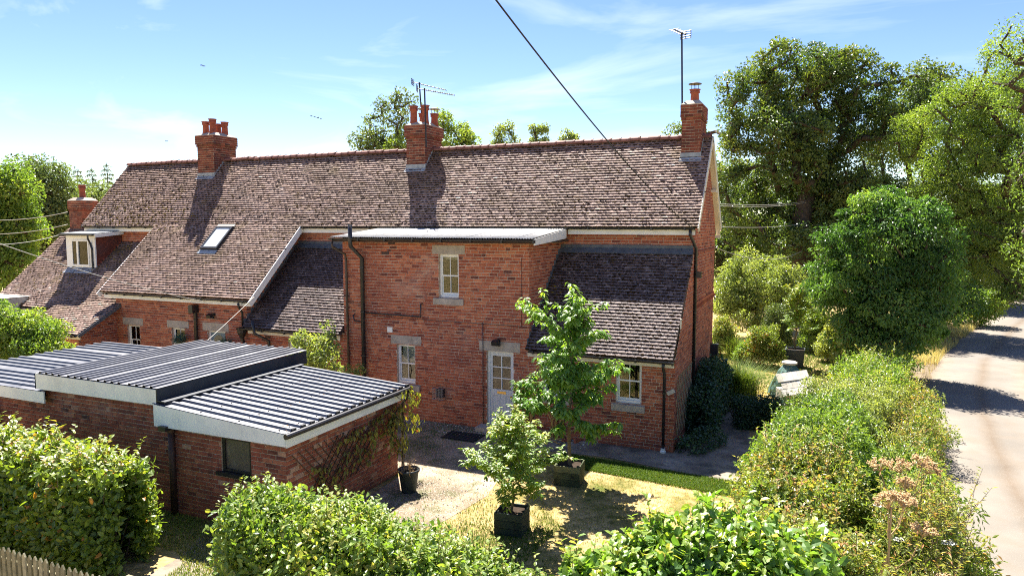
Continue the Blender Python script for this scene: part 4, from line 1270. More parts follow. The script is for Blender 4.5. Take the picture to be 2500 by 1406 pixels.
# raised middle roof, waves run front to back
zB = lambda x, y: 2.49 + (y - 9.3) * .008
x = -15.05
for k in range(4):
    v, f = rib_sheet(x, x + .92, 9.2, 13.45, lambda a, b: zB(a, b) + .003 * (k % 2), .20, .034, 'y', 'box')
    MB().add(v, f).obj('roof_sheet', M['sheet_metal'], shed); x += .9
# fascias
def prism(name, pts, y0, y1, mat, axis='y', parent=shed):
    """pts: outline in (x,z) extruded over y0..y1 (or (y,z) over x)"""
    n = len(pts); v = []
    for e in (y0, y1):
        v += [((p[0], e, p[1]) if axis == 'y' else (e, p[0], p[1])) for p in pts]
    f = [tuple(range(n))[::-1], tuple(range(n, 2 * n))] + [(i, (i + 1) % n, n + (i + 1) % n, n + i) for i in range(n)]
    return MB().add(v, f).obj(name, mat, parent)
sw = M['shed_white']
prism('fascia', [(-11.52, 1.765), (-8.33, 1.765), (-8.33, 1.985), (-11.52, 2.185)], 9.17, 9.20, sw)
prism('fascia', [(-15.08, 2.14), (-11.46, 2.16), (-11.46, 2.465), (-15.08, 2.465)], 9.20, 9.23, sw)
prism('fascia', [(-19.1, 1.84), (-14.85, 1.84), (-14.85, 2.085), (-19.1, 2.085)], 9.22, 9.25, sw)
prism('fascia', [(9.20, 1.74), (13.08, 1.74), (13.08, 1.96), (9.20, 1.96)], -8.34, -8.31, sw, 'x')
prism('soffit', [(9.2, 1.76), (13.08, 1.76), (13.08, 1.78), (9.2, 1.78)], -8.52, -8.34, sw, 'x')
prism('end_board', [(9.20, 2.14), (13.4, 2.14), (13.4, 2.465), (9.20, 2.465)], -15.08, -15.05, sw, 'x')
prism('riser', [(9.2, 2.2), (13.45, 2.2), (13.45, 2.50), (9.2, 2.475)], -11.47, -11.44, M['flashing'], 'x')
MB().obox((-11.34, 11.15, 2.245), (.11, 0, -.006), (0, 1.95, 0), (0, 0, .012)).obj('flashing', M['flashing'], shed)
b = MB().tube([(-8.26, 9.12, 1.965), (-8.26, 13.15, 1.945)], .05, 10); go = b.obj('gutter', M['black_plastic'], shed)
for k in range(16):
    yy = 9.17 + .147 + .245 * k + .05
    if yy < 13.05: MB().box(-8.34, -8.285, yy - .03, yy + .06, zC(-8.3, yy) - .02, zC(-8.3, yy) + .05).obj('rib_closer', M['black_plastic'], go)
MB().tube([(-8.26, 13.05, 1.92), (-8.3, 13.05, 1.75), (-8.44, 13.05, 1.6), (-8.44, 13.05, .1)], .036, 8).obj('downpipe', M['black_plastic'], shed)
p = MB().tube([(-11.24, 9.31, 0), (-11.24, 9.31, 1.70)], .062, 12).obj('downpipe', M['rust_pipe'], shed, True)
MB().tube([(-11.24, 9.31, 1.64), (-11.24, 9.31, 1.72)], .078, 12).obj('pipe_collar', M['rust_pipe'], p)
MB().box(-11.33, -11.15, 9.10, 9.34, 1.71, 1.80).obj('pipe_outlet', M['black_plastic'], p)
# leaf litter lying on the right-hand roof
r = np.random.default_rng(77)
n = 150; xs_ = -8.4 - np.abs(r.normal(0, 1.1, n)); ys_ = r.uniform(9.25, 13.0, n)
Pq = np.stack([np.clip(xs_, -11.3, -8.36), ys_, [zC(a, b) + (.046 if ((b - 9.17) % .245) / .245 > .66 else .006) for a, b in zip(xs_, ys_)]], 1)
LITTER = Pq
# things leaning and stacked by the outbuilding
def tyre(c, r, tilt, label):
    b = MB(); n, m_ = 28, 10
    for i in range(n):
        a = 6.28318 * i / n
        for j in range(m_):
            q = 6.28318 * j / m_
            cr_ = .10 * (abs(math.cos(q)) ** .6) * (1 if math.cos(q) > 0 else -1); ch_ = .10 * (abs(math.sin(q)) ** .6) * (1 if math.sin(q) > 0 else -1)
            rr = r - .1 + cr_ + (.006 if (i % 2 and cr_ > .06) else 0)
            b.v.append((c[0] + rr * math.cos(a), c[1] + rr * math.sin(a), c[2] + .1 + ch_ + tilt * rr * math.cos(a))); b.t.append(.5)
    for i in range(n):
        for j in range(m_):
            b.f.append((i * m_ + j, ((i + 1) % n) * m_ + j, ((i + 1) % n) * m_ + (j + 1) % m_, i * m_ + (j + 1) % m_))
    o = b.obj('tyre', M['rubber'], None, True)
    return tag(o, label, 'tyre', 'old tyres stacked by the outbuilding')
for k in range(8):
    nth = ['bottom', 'second', 'third', 'fourth', 'fifth', 'sixth', 'seventh', 'topmost'][k]
    tyre((-16.95 + random.uniform(-.03, .03), 9.0 + random.uniform(-.02, .02), k * .202), .31, random.uniform(-.01, .01), 'black rubber tyre, %s of the stack against the outbuilding wall' % (nth if k in (0, 7) else nth + ' from the ground'))

# ------------------------------------------------------------------ foliage tools
def leaf_np(name, P, D, N, L, Wd, tint, mat, parent=None, fold=False, curl=.15):
    P, D, N = np.asarray(P, float), nrm(D), np.asarray(N, float)
    K = len(P)
    L = np.broadcast_to(np.asarray(L, float), (K,))[:, None]; Wd = np.broadcast_to(np.asarray(Wd, float), (K,))[:, None]
    Sd = nrm(np.cross(D, N) + 1e-6); U = np.cross(Sd, D)
    mid = P + D * L * .45
    tip = P + D * L - U * L * curl
    l = mid + Sd * Wd / 2 + U * Wd * .18; r = mid - Sd * Wd / 2 + U * Wd * .18
    if fold:
        c = mid - U * Wd * .02
        l1 = P + D * L * .25 + Sd * Wd * .40 + U * Wd * .1; r1 = P + D * L * .25 - Sd * Wd * .40 + U * Wd * .1
        l2 = P + D * L * .68 + Sd * Wd * .38 + U * Wd * .08 - U * L * curl * .4; r2 = P + D * L * .68 - Sd * Wd * .38 + U * Wd * .08 - U * L * curl * .4
        v = np.stack([P, l1, l2, tip, r2, r1, c], 1).reshape(-1, 3); n = 7
        t = np.array([[0, 6, 1], [1, 6, 2], [2, 6, 3], [3, 6, 4], [4, 6, 5], [5, 6, 0]])
    else:
        v = np.stack([P, l, tip, r], 1).reshape(-1, 3); n = 4
        t = np.array([[0, 1, 2, 3]])
    f = (t[None] + (np.arange(K) * n)[:, None, None]).reshape(-1, t.shape[1])
    return ob(name, mesh_np(name, v, f, np.repeat(np.clip(tint, 0, 1), n)), mat, parent)

def rand_dirs(r, n, up=0.0):
    d = nrm(r.normal(size=(n, 3))); d[:, 2] += up
    return nrm(d)

def clump_leaves(r, centers, radii, per, L, Wr=.55, up=.35, shell=.55, droop=.3, tint_amp=.22, tbase=None, flat=.75):
    """leaves through the volume of each clump, denser to its outside"""
    C = np.repeat(centers, per, 0); Rd = np.repeat(radii, per)
    n = len(C)
    d = rand_dirs(r, n, .15)
    q = shell + (1 - shell) * r.random(n) ** .6
    off = d * (q * Rd)[:, None] * np.array([1, 1, flat])
    P = C + off
    D = nrm(d * .6 + rand_dirs(r, n) * .9 - np.array([0, 0, droop]))
    N = nrm(rand_dirs(r, n) * .8 + d * .35 + np.array([0, 0, up + .3]))
    cl = np.repeat(r.uniform(-1, 1, len(centers)) * tint_amp, per)
    t = (.5 if tbase is None else tbase) + cl + r.normal(0, .13, n)
    ls = L * r.uniform(.7, 1.25, n)
    return P, D, N, ls, ls * Wr, t

def tree(name, label, cat, base, trunk_r, trunk_top, lobes, n_cl, cr, per, L, mat, bark='bark', group=None, seed=1, Wr=.6, up=.35, lean=(0, 0), droop=.3, fold=False, min_gap=.75, tbase=.5, inner=.35, flat=.8, rvar=(.75, 1.3), tint_amp=.22):
    """a tree: tapered trunk with limbs that reach every leaf clump; lobes are (dx,dy,z,rx,ry,rz) about the base"""
    r = np.random.default_rng(seed)
    base = V(base[0], base[1], base[2] if len(base) > 2 else 0)
    root = thing(name, label, cat, base, group)
    vol = np.array([l[3] * l[4] * l[5] for l in lobes]); pr = vol ** .75; pr /= pr.sum()
    cen = []
    tries = 0
    while len(cen) < n_cl and tries < n_cl * 30:
        tries += 1
        l = lobes[r.choice(len(lobes), p=pr)]
        d = nrm(r.normal(size=3)); q = inner + (1 - inner) * r.random() ** .5
        c = base + V(l[0], l[1], l[2]) + d * V(l[3], l[4], l[5]) * q
        if c[2] < base[2] + .3: continue
        if cen and np.min(np.linalg.norm(np.array(cen) - c, axis=1)) < cr * min_gap: continue
        cen.append(c)
    cen = np.array(cen)
    top = base + V(lean[0], lean[1], trunk_top)
    nodes = [base + (top - base) * t + V(r.normal(0, .03), r.normal(0, .03), 0) * trunk_r * 4 * t for t in np.linspace(0, 1, 6)]
    par = [-1, 0, 1, 2, 3, 4]; ntr = 6
    order = np.argsort(np.linalg.norm(cen - top, axis=1))
    for i in order:
        c = cen[i]
        A = np.array(nodes[2:]); dd = np.linalg.norm(A - c, axis=1) + .6 * np.maximum(0, A[:, 2] - c[2])
        j = int(np.argmin(dd)) + 2
        a = nodes[j]; dist = np.linalg.norm(c - a)
        if dist > cr * 2.2:
            m_ = max(2, min(5, int(dist / (cr * 1.5)))); prev = j
            for k in range(1, m_):
                t = k / m_
                p = a + (c - a) * t + r.normal(0, .09, 3) * dist * .6 + V(0, 0, .10 * dist * math.sin(t * 3.14))
                nodes.append(p); par.append(prev); prev = len(nodes) - 1
            nodes.append(c); par.append(prev)
        else:
            nodes.append(c); par.append(j)
    nn = len(nodes); wgt = np.zeros(nn)
    child = [0] * nn
    for i in range(nn - 1, 0, -1):
        if child[i] == 0: wgt[i] += 1
        wgt[par[i]] += wgt[i]; child[par[i]] += 1
    rad = trunk_r * (np.maximum(wgt, .4) / max(wgt[0], 1)) ** .42; rad = np.maximum(rad, min(.012, trunk_r * .15))
    for i in range(6): rad[i] = max(rad[i], trunk_r * (1 - .12 * i))
    rad[0] = trunk_r * 1.35
    mb = MB()
    mb.tube(nodes[:6], list(rad[:6]), 9)
    for i in range(6, nn):
        a, b = nodes[par[i]], nodes[i]
        mb.tube([a, (a + b) / 2 + r.normal(0, .02, 3) * np.linalg.norm(b - a), b], [min(rad[par[i]], rad[i] * 1.35), rad[i] * 1.08, rad[i] * .9], 5, cap=False)
    mb.obj('trunk', M[bark], root, True)
    radii = cr * r.uniform(*rvar, len(cen))
    P, D, N, ls, wd, t = clump_leaves(r, cen, radii, per, L, Wr, up, .35, droop, tint_amp, tbase, flat)
    leaf_np('crown', P, D, N, ls, wd, t, M[mat], root, fold)
    return root

def hedge_volume(r, path, half_w, height, n, disp=.12, seed=0, low=.0, top_bias=1.0, freq=1.6, thick=.08):
    """sample points on the skin of a rounded hedge that follows path (x,y[,h scale]); returns points and outward normals"""
    path = np.array(path, float)
    hs = path[:, 2] if path.shape[1] > 2 else np.ones(len(path)); ws = path[:, 3] if path.shape[1] > 3 else np.ones(len(path))
    seg = np.linalg.norm(np.diff(path[:, :2], axis=0), axis=1); cum = np.concatenate([[0], np.cumsum(seg)])
    s = r.uniform(-half_w * .8, cum[-1] + half_w * .8, n)
    sc = np.clip(s, 0, cum[-1])
    x = np.interp(sc, cum, path[:, 0]); y = np.interp(sc, cum, path[:, 1]); h = height * np.interp(sc, cum, hs); hw = half_w * np.interp(sc, cum, ws)
    i = np.clip(np.searchsorted(cum, sc, 'right') - 1, 0, len(seg) - 1)
    d = np.diff(path[:, :2], axis=0)[i] / seg[i][:, None]
    nx = np.stack([d[:, 1], -d[:, 0]], 1)
    over = (s - sc)                                    # beyond the ends
    e = np.sqrt(np.clip(1 - (over / (half_w * .85)) ** 2, 0.05, 1))
    hw = hw * e; x = x + d[:, 0] * over; y = y + d[:, 1] * over
    # position round the section: 0..1 left side, top, right side
    per = 2 * h + 2 * hw * top_bias
    u = r.random(n) * per
    side = np.where(u < h, -1, np.where(u < h + 2 * hw * top_bias, 0, 1))
    z = np.where(side == -1, u, np.where(side == 0, h, u - h - 2 * hw * top_bias))
    off = np.where(side == 0, (u - h) / (2 * hw * top_bias) * 2 * hw - hw, side * hw)
    # round the shoulders
    k = np.clip((z / h - .72) / .28, 0, 1)
    off = np.where(side == 0, off, off * (1 - .28 * k ** 2))
    z = np.where(side == 0, z - .22 * h * (np.abs(off) / hw) ** 3 * .6, z)
    P = np.stack([x + nx[:, 0] * off, y + nx[:, 1] * off, np.maximum(z, low)], 1)
    Nn = np.where((side == 0)[:, None], np.stack([nx[:, 0] * off / hw * .5, nx[:, 1] * off / hw * .5, np.ones(n)], 1), np.stack([nx[:, 0] * side, nx[:, 1] * side, .35 + 0 * side], 1))
    endf = np.clip(np.abs(over) / (half_w * .8), 0, 1)[:, None]
    Nn = nrm(Nn + np.concatenate([d * np.sign(over)[:, None], np.zeros((n, 1))], 1) * endf)
    q = snoise(P, freq, seed, 3)
    P = P + Nn * (disp * q + r.normal(-.04, thick, n))[:, None]
    P[:, 2] = np.maximum(P[:, 2], .03)
    return P, Nn, q

def hedge(name, label, cat, path, half_w, height, n, L, mat, seed=1, disp=.12, Wr=.6, group=None, fold=True, shoots=0, up=.45, tbase=.5, freq=1.6, core=True, droop=.15, cores=.72, lumps=0, lump_r=(.14, .34), shoot_len=(.10, .34), arch=.25):
    r = np.random.default_rng(seed)
    root = thing(name, label, cat, (path[len(path) // 2][0], path[len(path) // 2][1], 0), group)
    P, Nn, q = hedge_volume(r, path, half_w, height, n, disp, seed, freq=freq)
    D = nrm(Nn * .55 + rand_dirs(r, n) * .8 + np.array([0, 0, .12 - droop]))
    N = nrm(Nn * .45 + rand_dirs(r, n) * .65 + np.array([0, 0, up]))
    t = tbase + .18 * q + r.normal(0, .19, n)
    ls = L * r.uniform(.42, 1.3, n)
    leaf_np('foliage', P, D, N, ls, ls * Wr, t, M[mat], root, fold)
    if lumps:
        idx = r.choice(len(P), lumps); lr = r.uniform(*lump_r, lumps)
        C_ = P[idx] + Nn[idx] * (lr * .35)[:, None]; per_ = max(30, int(.9 * (np.mean(lr) / L) ** 2 * 14))
        P3, D3, N3, l3, w3, t3 = clump_leaves(r, C_, lr, per_, L, Wr, .35, .5, .2, .28, tbase + .04, .85)
        k3 = P3[:, 2] > .05
        leaf_np('foliage', P3[k3], D3[k3], N3[k3], l3[k3], w3[k3], t3[k3], M[mat], root, fold)
    if core:
        # woody inside of the hedge: a tangle of stems
        mb = MB()
        path_ = np.array(path, float); seg = np.linalg.norm(np.diff(path_[:, :2], axis=0), axis=1); cum = np.concatenate([[0], np.cumsum(seg)])
        m_ = int(cum[-1] * 26)
        for k in range(m_):
            s0 = r.uniform(0, cum[-1]); x, y = np.interp(s0, cum, path_[:, 0]), np.interp(s0, cum, path_[:, 1])
            hh = height * (np.interp(s0, cum, path_[:, 2]) if path_.shape[1] > 2 else 1)
            a = V(x + r.normal(0, half_w * .3), y + r.normal(0, half_w * .3), 0)
            b = a + V(r.normal(0, half_w * .45), r.normal(0, half_w * .45), hh * r.uniform(.6, .92))
            mb.tube([a, (a + b) / 2 + r.normal(0, .06, 3), b], [.018, .012, .006], 4, cap=False)
        mb.obj('stem', M['bark'], root)['kind'] = 'stuff'
        # inner leaves, so that the hedge is dense all through
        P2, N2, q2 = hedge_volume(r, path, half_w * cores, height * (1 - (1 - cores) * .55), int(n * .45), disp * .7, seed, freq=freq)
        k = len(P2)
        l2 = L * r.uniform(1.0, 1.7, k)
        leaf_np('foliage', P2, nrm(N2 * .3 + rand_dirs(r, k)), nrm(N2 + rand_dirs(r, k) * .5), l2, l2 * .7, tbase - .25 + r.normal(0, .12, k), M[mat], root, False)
    if shoots:
        mb = MB(); LP, LD, LN, LL, LT = [], [], [], [], []
        idx = r.choice(np.where(Nn[:, 2] > .55)[0], shoots)
        for i in idx:
            p = P[i]; h = r.uniform(*shoot_len) * (L / .07) ** .5
            d = nrm(V(r.normal(0, arch), r.normal(0, arch), 1)); e = p + d * h
            mb.tube([p - d * .1, p + d * h * .5 + r.normal(0, .01, 3), e], [.005, .004, .002], 4, cap=False)
            m_ = int(h / (L * .42)) + 2
            for k in range(m_):
                a = r.uniform(0, 6.28); sd = V(math.cos(a), math.sin(a), .35)
                LP.append(p + d * h * (k + .5) / m_); LD.append(sd + d * .3); LN.append(V(0, 0, 1) + sd * .2 + r.normal(0, .2, 3)); LL.append(L * r.uniform(.55, 1.0)); LT.append(tbase + .3 + r.normal(0, .12))
        mb.obj('shoot', M['young_bark'], root)['kind'] = 'stuff'
        leaf_np('foliage', LP, LD, LN, np.array(LL), np.array(LL) * Wr, np.array(LT), M[mat], root, fold)
    return root

def grass_np(name, pos, h, w, mat, tint, r, lean=.35, parent=None, arch=0.0):
    K = len(pos)
    h = np.broadcast_to(h, (K,))[:, None]
    a = r.uniform(0, 6.283, K); d = np.stack([np.cos(a), np.sin(a), np.zeros(K)], 1)
    s = np.stack([-np.sin(a), np.cos(a), np.zeros(K)], 1) * (np.broadcast_to(w, (K,))[:, None] / 2)
    ln = np.abs(r.normal(0, lean, (K, 1)))
    m_ = pos + np.array([0, 0, 1]) * h * .55 + d * h * ln * .4
    tp = pos + np.array([0, 0, 1]) * h * (1 - .35 * np.minimum(ln, 1.2) - arch * .3) + d * h * (ln + arch)
    v = np.stack([pos - s, pos + s, m_ + s * .8, tp, m_ - s * .8], 1).reshape(-1, 3)
    f = (np.array([[0, 1, 2, 4], [4, 2, 3, 3]])[None] + (np.arange(K) * 5)[:, None, None])
    quads = f[:, 0]; tris = f[:, 1, :3]
    fl = np.concatenate([np.stack([quads[:, 0], quads[:, 1], quads[:, 2]], 1), np.stack([quads[:, 0], quads[:, 2], quads[:, 3]], 1), tris])
    return ob(name, mesh_np(name, v, fl, np.repeat(np.clip(tint, 0, 1), 5)), mat, parent)
# ------------------------------------------------------------------ trees around the place
def lobes_px(base_x, D, items, depth=1.0):
    """crown lobes given as photo-sized ovals (x, y, rx, ry[, depth offset m]) at ground distance D, in metres about the tree's base"""
    b = gat(base_x, D); out = []
    for it in items:
        x, y, rx, ry = it[:4]; dd = it[4] if len(it) > 4 else 0
        p = at(x, y, D + dd)
        zc = (p - CPOS) @ FW; s = zc / 1700
        out.append((p[0] - b[0], p[1] - b[1], p[2], rx * s, max(rx * s * depth, .3), ry * s))
    return b, out

b, lb = lobes_px(1962, 45, [(1950, 170, 125, 85), (1830, 255, 85, 80, -1), (2085, 195, 105, 85, 1), (1785, 400, 62, 110, -1), (2050, 330, 135, 95, 2), (1900, 340, 120, 80, -2), (2215, 265, 85, 85, 1), (1840, 560, 100, 75), (2090, 500, 120, 90, 1), (1960, 500, 110, 60, 2), (1690, 320, 45, 30, 3), (1955, 400, 80, 50, -1), (1880, 450, 70, 60, 1), (2030, 430, 70, 60, 0), (1990, 590, 90, 50, -2), (1910, 600, 80, 50, 2)], .8)
tree('oak_tree', 'massive spreading oak with dark limbs showing through olive foliage', 'tree', b, .55, 7.5, lb, 450, .64, 210, .18, 'leaf_oak', seed=3, Wr=.62, tbase=.5, inner=.35, tint_amp=.3, min_gap=.72, rvar=(.7, 1.6))
b, lb = lobes_px(1760, 52, [(1740, 560, 90, 90), (1800, 620, 90, 80), (1690, 450, 40, 70)], .8)
tree('oak_tree', 'shaded woodland tree below the massive oak, behind the pale shrub', 'tree', b, .3, 4, lb, 70, .95, 190, .22, 'leaf_far', seed=5, tbase=.35)
b, lb = lobes_px(2230, 62, [(2200, 400, 130, 110), (2300, 270, 110, 100), (2230, 240, 90, 80), (2330, 480, 120, 110), (2180, 560, 120, 90), (2060, 620, 110, 80), (2420, 300, 100, 120)], .6)
tree('woodland_tree', 'broad dull green tree rising behind the dark evergreen', 'tree', b, .4, 6, lb, 190, 1.05, 180, .24, 'leaf_oak', seed=6, tbase=.6, inner=.3)
b, lb = lobes_px(2560, 40, [(2350, 290, 90, 95), (2450, 230, 95, 110), (2430, 420, 130, 110), (2310, 470, 90, 90), (2330, 590, 110, 80), (2460, 580, 100, 90), (2220, 330, 60, 70, 2), (2480, 690, 60, 50)], .6)
tree('ash_tree', 'bright yellow-green ash overhanging the lane from its far side', 'tree', b, .32, 7, lb, 230, .62, 270, .135, 'leaf_ash', seed=7, Wr=.42, tbase=.62, inner=.35)
b, lb = lobes_px(2640, 21, [(2530, 190, 95, 120), (2470, 120, 55, 60), (2560, 400, 80, 120), (2540, 620, 55, 90)], .7)
tree('locust_tree', 'twiggy feathery-leaved tree at the edge of the lane', 'tree', b, .09, 5, lb, 60, .42, 110, .085, 'leaf_ash', seed=8, Wr=.4, tbase=.55, inner=.4)
b, lb = lobes_px(2470, 66, [(2470, 560, 100, 130), (2400, 640, 90, 80), (2560, 600, 100, 130), (2330, 690, 60, 50)], .6)
tree('woodland_tree', 'shady tree closing the view at the end of the lane', 'tree', b, .35, 5, lb, 70, 1.15, 170, .26, 'leaf_far', seed=9, tbase=.4)
b, lb = lobes_px(2165, 29, [(2165, 620, 110, 120), (2075, 680, 75, 90, -.7), (2255, 650, 62, 105, -.3), (2140, 520, 75, 45), (2180, 780, 110, 75, -.7), (2225, 545, 60, 60), (2060, 590, 45, 40, -.8), (2120, 830, 60, 40, -.9), (2170, 490, 40, 22)], .95)
tree('evergreen_tree', 'dense dark round evergreen beside the lane', 'tree', b, .22, 3.2, lb, 150, .60, 400, .14, 'leaf_dark', seed=10, Wr=.42, tbase=.5, inner=.66, up=.3, droop=.7, min_gap=.9, tint_amp=.42, rvar=(.4, 1.5), flat=.62)
b, lb = lobes_px(1855, 36, [(1850, 690, 95, 70), (1790, 720, 50, 55, -.5), (1910, 700, 55, 60, .5), (1850, 760, 90, 40, -.5)], .9)
tree('pale_shrub', 'large pale green rounded shrub between the gable and the dark evergreen', 'shrub', b, .12, 1.4, lb, 120, .46, 220, .12, 'leaf_pale', seed=11, tbase=.6, inner=.6)
b, lb = lobes_px(2270, 39, [(2265, 700, 60, 70), (2320, 740, 55, 50), (2240, 770, 60, 45)], .9)
tree('shaded_bush', 'shaded bush filling the bank behind the dark evergreen', 'bush', b, .1, 1.5, lb, 50, .6, 220, .15, 'leaf_dark', seed=12, tbase=.6)
b, lb = lobes_px(2395, 46, [(2400, 745, 48, 32), (2350, 765, 50, 30)], .9)
tree('lane_bush', 'sunlit bush on the inner bend of the lane', 'bush', b, .08, 1, lb, 30, .5, 240, .13, 'leaf_hedge', seed=13, tbase=.6)
for i, (x, D, it, sd, mt, tb, lab) in enumerate([
    (1800, 58, [(1780, 470, 80, 80), (1880, 520, 90, 100), (1760, 640, 80, 70), (1900, 640, 90, 60), (1850, 430, 70, 60)], 61, 'leaf_oak', .4, 'leaning woodland tree directly behind the gable bargeboard'),
    (2060, 60, [(2000, 560, 90, 80), (2100, 600, 100, 80), (2010, 680, 90, 60)], 62, 'leaf_far', .45, 'low-branched woodland tree beside the utility pole'),
    (2350, 56, [(2330, 640, 90, 70), (2260, 620, 80, 70), (2400, 560, 90, 80)], 63, 'leaf_ash', .5, 'light green woodland tree over the inner bend of the lane'),
    (2420, 74, [(2420, 690, 90, 60), (2350, 620, 90, 90), (2500, 700, 70, 70)], 64, 'leaf_far', .35, 'distant dark tree where the lane disappears')]):
    b, lb = lobes_px(x, D, it, .6)
    tree('woodland_tree', lab, 'tree', b, .28, 4, lb, 75, 1.05, 190, .25, mt, seed=sd, tbase=tb, inner=.25)
# behind the ridge
b, lb = lobes_px(955, 50, [(950, 305, 60, 55), (985, 255, 28, 35), (895, 340, 38, 32), (930, 390, 75, 50)], .7)
tree('alder_tree', 'airy grey-green tree behind the ridge beside the aerials', 'tree', b, .22, 7, lb, 60, .6, 110, .20, 'leaf_far', seed=14, tbase=.7, inner=.4, min_gap=.6)
b, lb = lobes_px(1100, 46, [(1110, 345, 55, 40), (1090, 300, 30, 28), (1130, 410, 70, 40), (970, 365, 30, 22, 2)], .7)
tree('lime_tree', 'yellow-green tree rising behind the middle chimney', 'tree', b, .2, 7, lb, 55, .55, 190, .17, 'leaf_ash', seed=15, tbase=.75)
for i, (x, yt, w, lab) in enumerate([(1232, 310, 26, 'narrow treetop poking over the ridge, the one with two peaks'), (1318, 312, 20, 'slender treetop poking over the ridge between two others'), (1388, 325, 16, 'short treetop poking over the ridge nearest the black overhead cable')]):
    yt -= 14; b, lb = lobes_px(x, 64, [(x, yt + 40, w * 1.2, 36), (x - w * .6, yt + 20, w * .5, 22), (x + w * .6, yt + 16, w * .5, 20), (x, yt + 80, w * 1.7, 40)], .7)
    tree('poplar_tree', lab, 'tree', b, .15, 8, lb, 44, .42, 100, .19, 'leaf_pale', seed=20 + i, tbase=.55, inner=.3, min_gap=.6, group='treetops showing over the ridge')
# far left
b, lb = lobes_px(15, 47, [(20, 480, 55, 70), (45, 560, 50, 70), (0, 620, 70, 70), (-60, 500, 70, 90)], .8)
tree('field_maple', 'bright rounded tree standing at the edge of the straw field', 'tree', b, .3, 4, lb, 90, .8, 280, .18, 'leaf_hedge', seed=25, tbase=.55)
b, lb = lobes_px(120, 62, [(110, 450, 62, 60), (150, 510, 60, 70), (90, 560, 80, 80), (60, 430, 35, 30)], .8)
tree('woodland_tree', 'tall grey-green tree behind the wing chimney', 'tree', b, .35, 6, lb, 100, .95, 190, .22, 'leaf_far', seed=26, tbase=.6, inner=.3)
b, lb = lobes_px(230, 72, [(215, 500, 60, 50), (270, 490, 45, 40), (190, 590, 80, 70), (290, 560, 60, 60)], .8)
tree('woodland_tree', 'pale tree showing between the wing chimney and the main roof verge', 'tree', b, .35, 6, lb, 80, 1.0, 170, .25, 'leaf_far', seed=27, tbase=.75)
for i, (x, yt, lab) in enumerate([(196, 412, 'dark conifer spire, the shortest beside the main roof verge'), (231, 410, 'thin sparse conifer spire between two others'), (268, 398, 'tallest conifer spire beside the main roof verge')]):
    D = 82; b0 = gat(x, D); ztop = at(x, yt, D)[2]
    root = thing('conifer_tree', lab, 'tree', b0, 'conifer spires on the skyline')
    r = np.random.default_rng(40 + i)
    mb = MB().tube([b0, b0 + V(0, 0, ztop)], [.2, .02], 6)
    LP, LD = [], []
    z = ztop - .3
    while z > 3:
        f = (ztop - z) / ztop; R_ = .25 + f * 3.4
        for k in range(7):
            a = r.uniform(0, 6.28); e = V(math.cos(a), math.sin(a), -.15 + .3 * f); q = R_ * r.uniform(.6, 1.1)
            mb.tube([b0 + V(0, 0, z), b0 + V(0, 0, z) + e * q], [.03, .01], 4, cap=False)
            m_ = int(q * 13) + 2
            for s_ in np.linspace(.15, 1, m_):
                LP.append(b0 + V(0, 0, z) + e * q * s_ + r.normal(0, .05, 3)); LD.append(e * .6 + r.normal(0, .7, 3) + V(0, 0, -.1))
        z -= .42
    mb.obj('trunk', M['bark'], root)
    n = len(LP)
    leaf_np('crown', LP, LD, r.normal(0, 1, (n, 3)), .26 * r.uniform(.7, 1.3, n), .08, .45 + r.normal(0, .15, n), M['leaf_far'], root)
# bushes beside the house
b, lb = lobes_px(45, 25, [(50, 810, 70, 55), (110, 830, 45, 50, -.4), (0, 800, 60, 60), (70, 870, 90, 50, -.4)], .8)
tree('garden_bush', 'yellow-green bush in front of the house wing, beyond the outbuilding roof', 'bush', b, .06, .9, lb, 90, .34, 230, .085, 'leaf_hedge', seed=30, tbase=.6, inner=.5, bark='young_bark')
b, lb = lobes_px(775, 19.5, [(775, 850, 50, 35), (740, 870, 35, 30), (800, 820, 25, 25), (730, 830, 18, 20), (790, 890, 60, 30)], .8)
tree('garden_bush', 'loose bleached-leaved shrub between the outbuilding and the soil pipe', 'bush', b, .03, .9, lb, 46, .19, 60, .085, 'leaf_pale', seed=31, Wr=.75, tbase=.6, inner=.35, bark='young_bark')
b, lb = lobes_px(870, 19.5, [(867, 900, 20, 12)], .8)
tree('garden_bush', 'small leafy plant top showing over the back edge of the outbuilding roof', 'plant', b, .012, .9, lb, 12, .10, 26, .07, 'leaf_pale', seed=32, tbase=.5, bark='young_bark')

# ------------------------------------------------------------------ hedges
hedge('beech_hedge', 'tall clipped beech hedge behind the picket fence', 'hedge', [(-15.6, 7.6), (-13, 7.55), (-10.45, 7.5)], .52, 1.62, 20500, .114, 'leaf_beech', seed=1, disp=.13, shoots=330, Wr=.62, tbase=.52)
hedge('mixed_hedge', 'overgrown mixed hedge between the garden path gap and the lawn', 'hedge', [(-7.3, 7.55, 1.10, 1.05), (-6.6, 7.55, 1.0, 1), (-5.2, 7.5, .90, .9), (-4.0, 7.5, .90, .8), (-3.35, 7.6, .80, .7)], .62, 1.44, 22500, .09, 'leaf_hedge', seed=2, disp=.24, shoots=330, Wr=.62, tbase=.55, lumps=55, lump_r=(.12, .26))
hedge('hazel_bush', 'broad-leaved hazel bush at the corner of the lawn', 'bush', [(-2.2, 8.25, .78, .8), (-1.5, 8.7, 1.0, 1), (-.5, 8.5, .98, 1)], .82, 1.62, 12000, .13, 'leaf_hazel', seed=3, disp=.24, shoots=110, Wr=.78, tbase=.55, lumps=26, lump_r=(.16, .34))
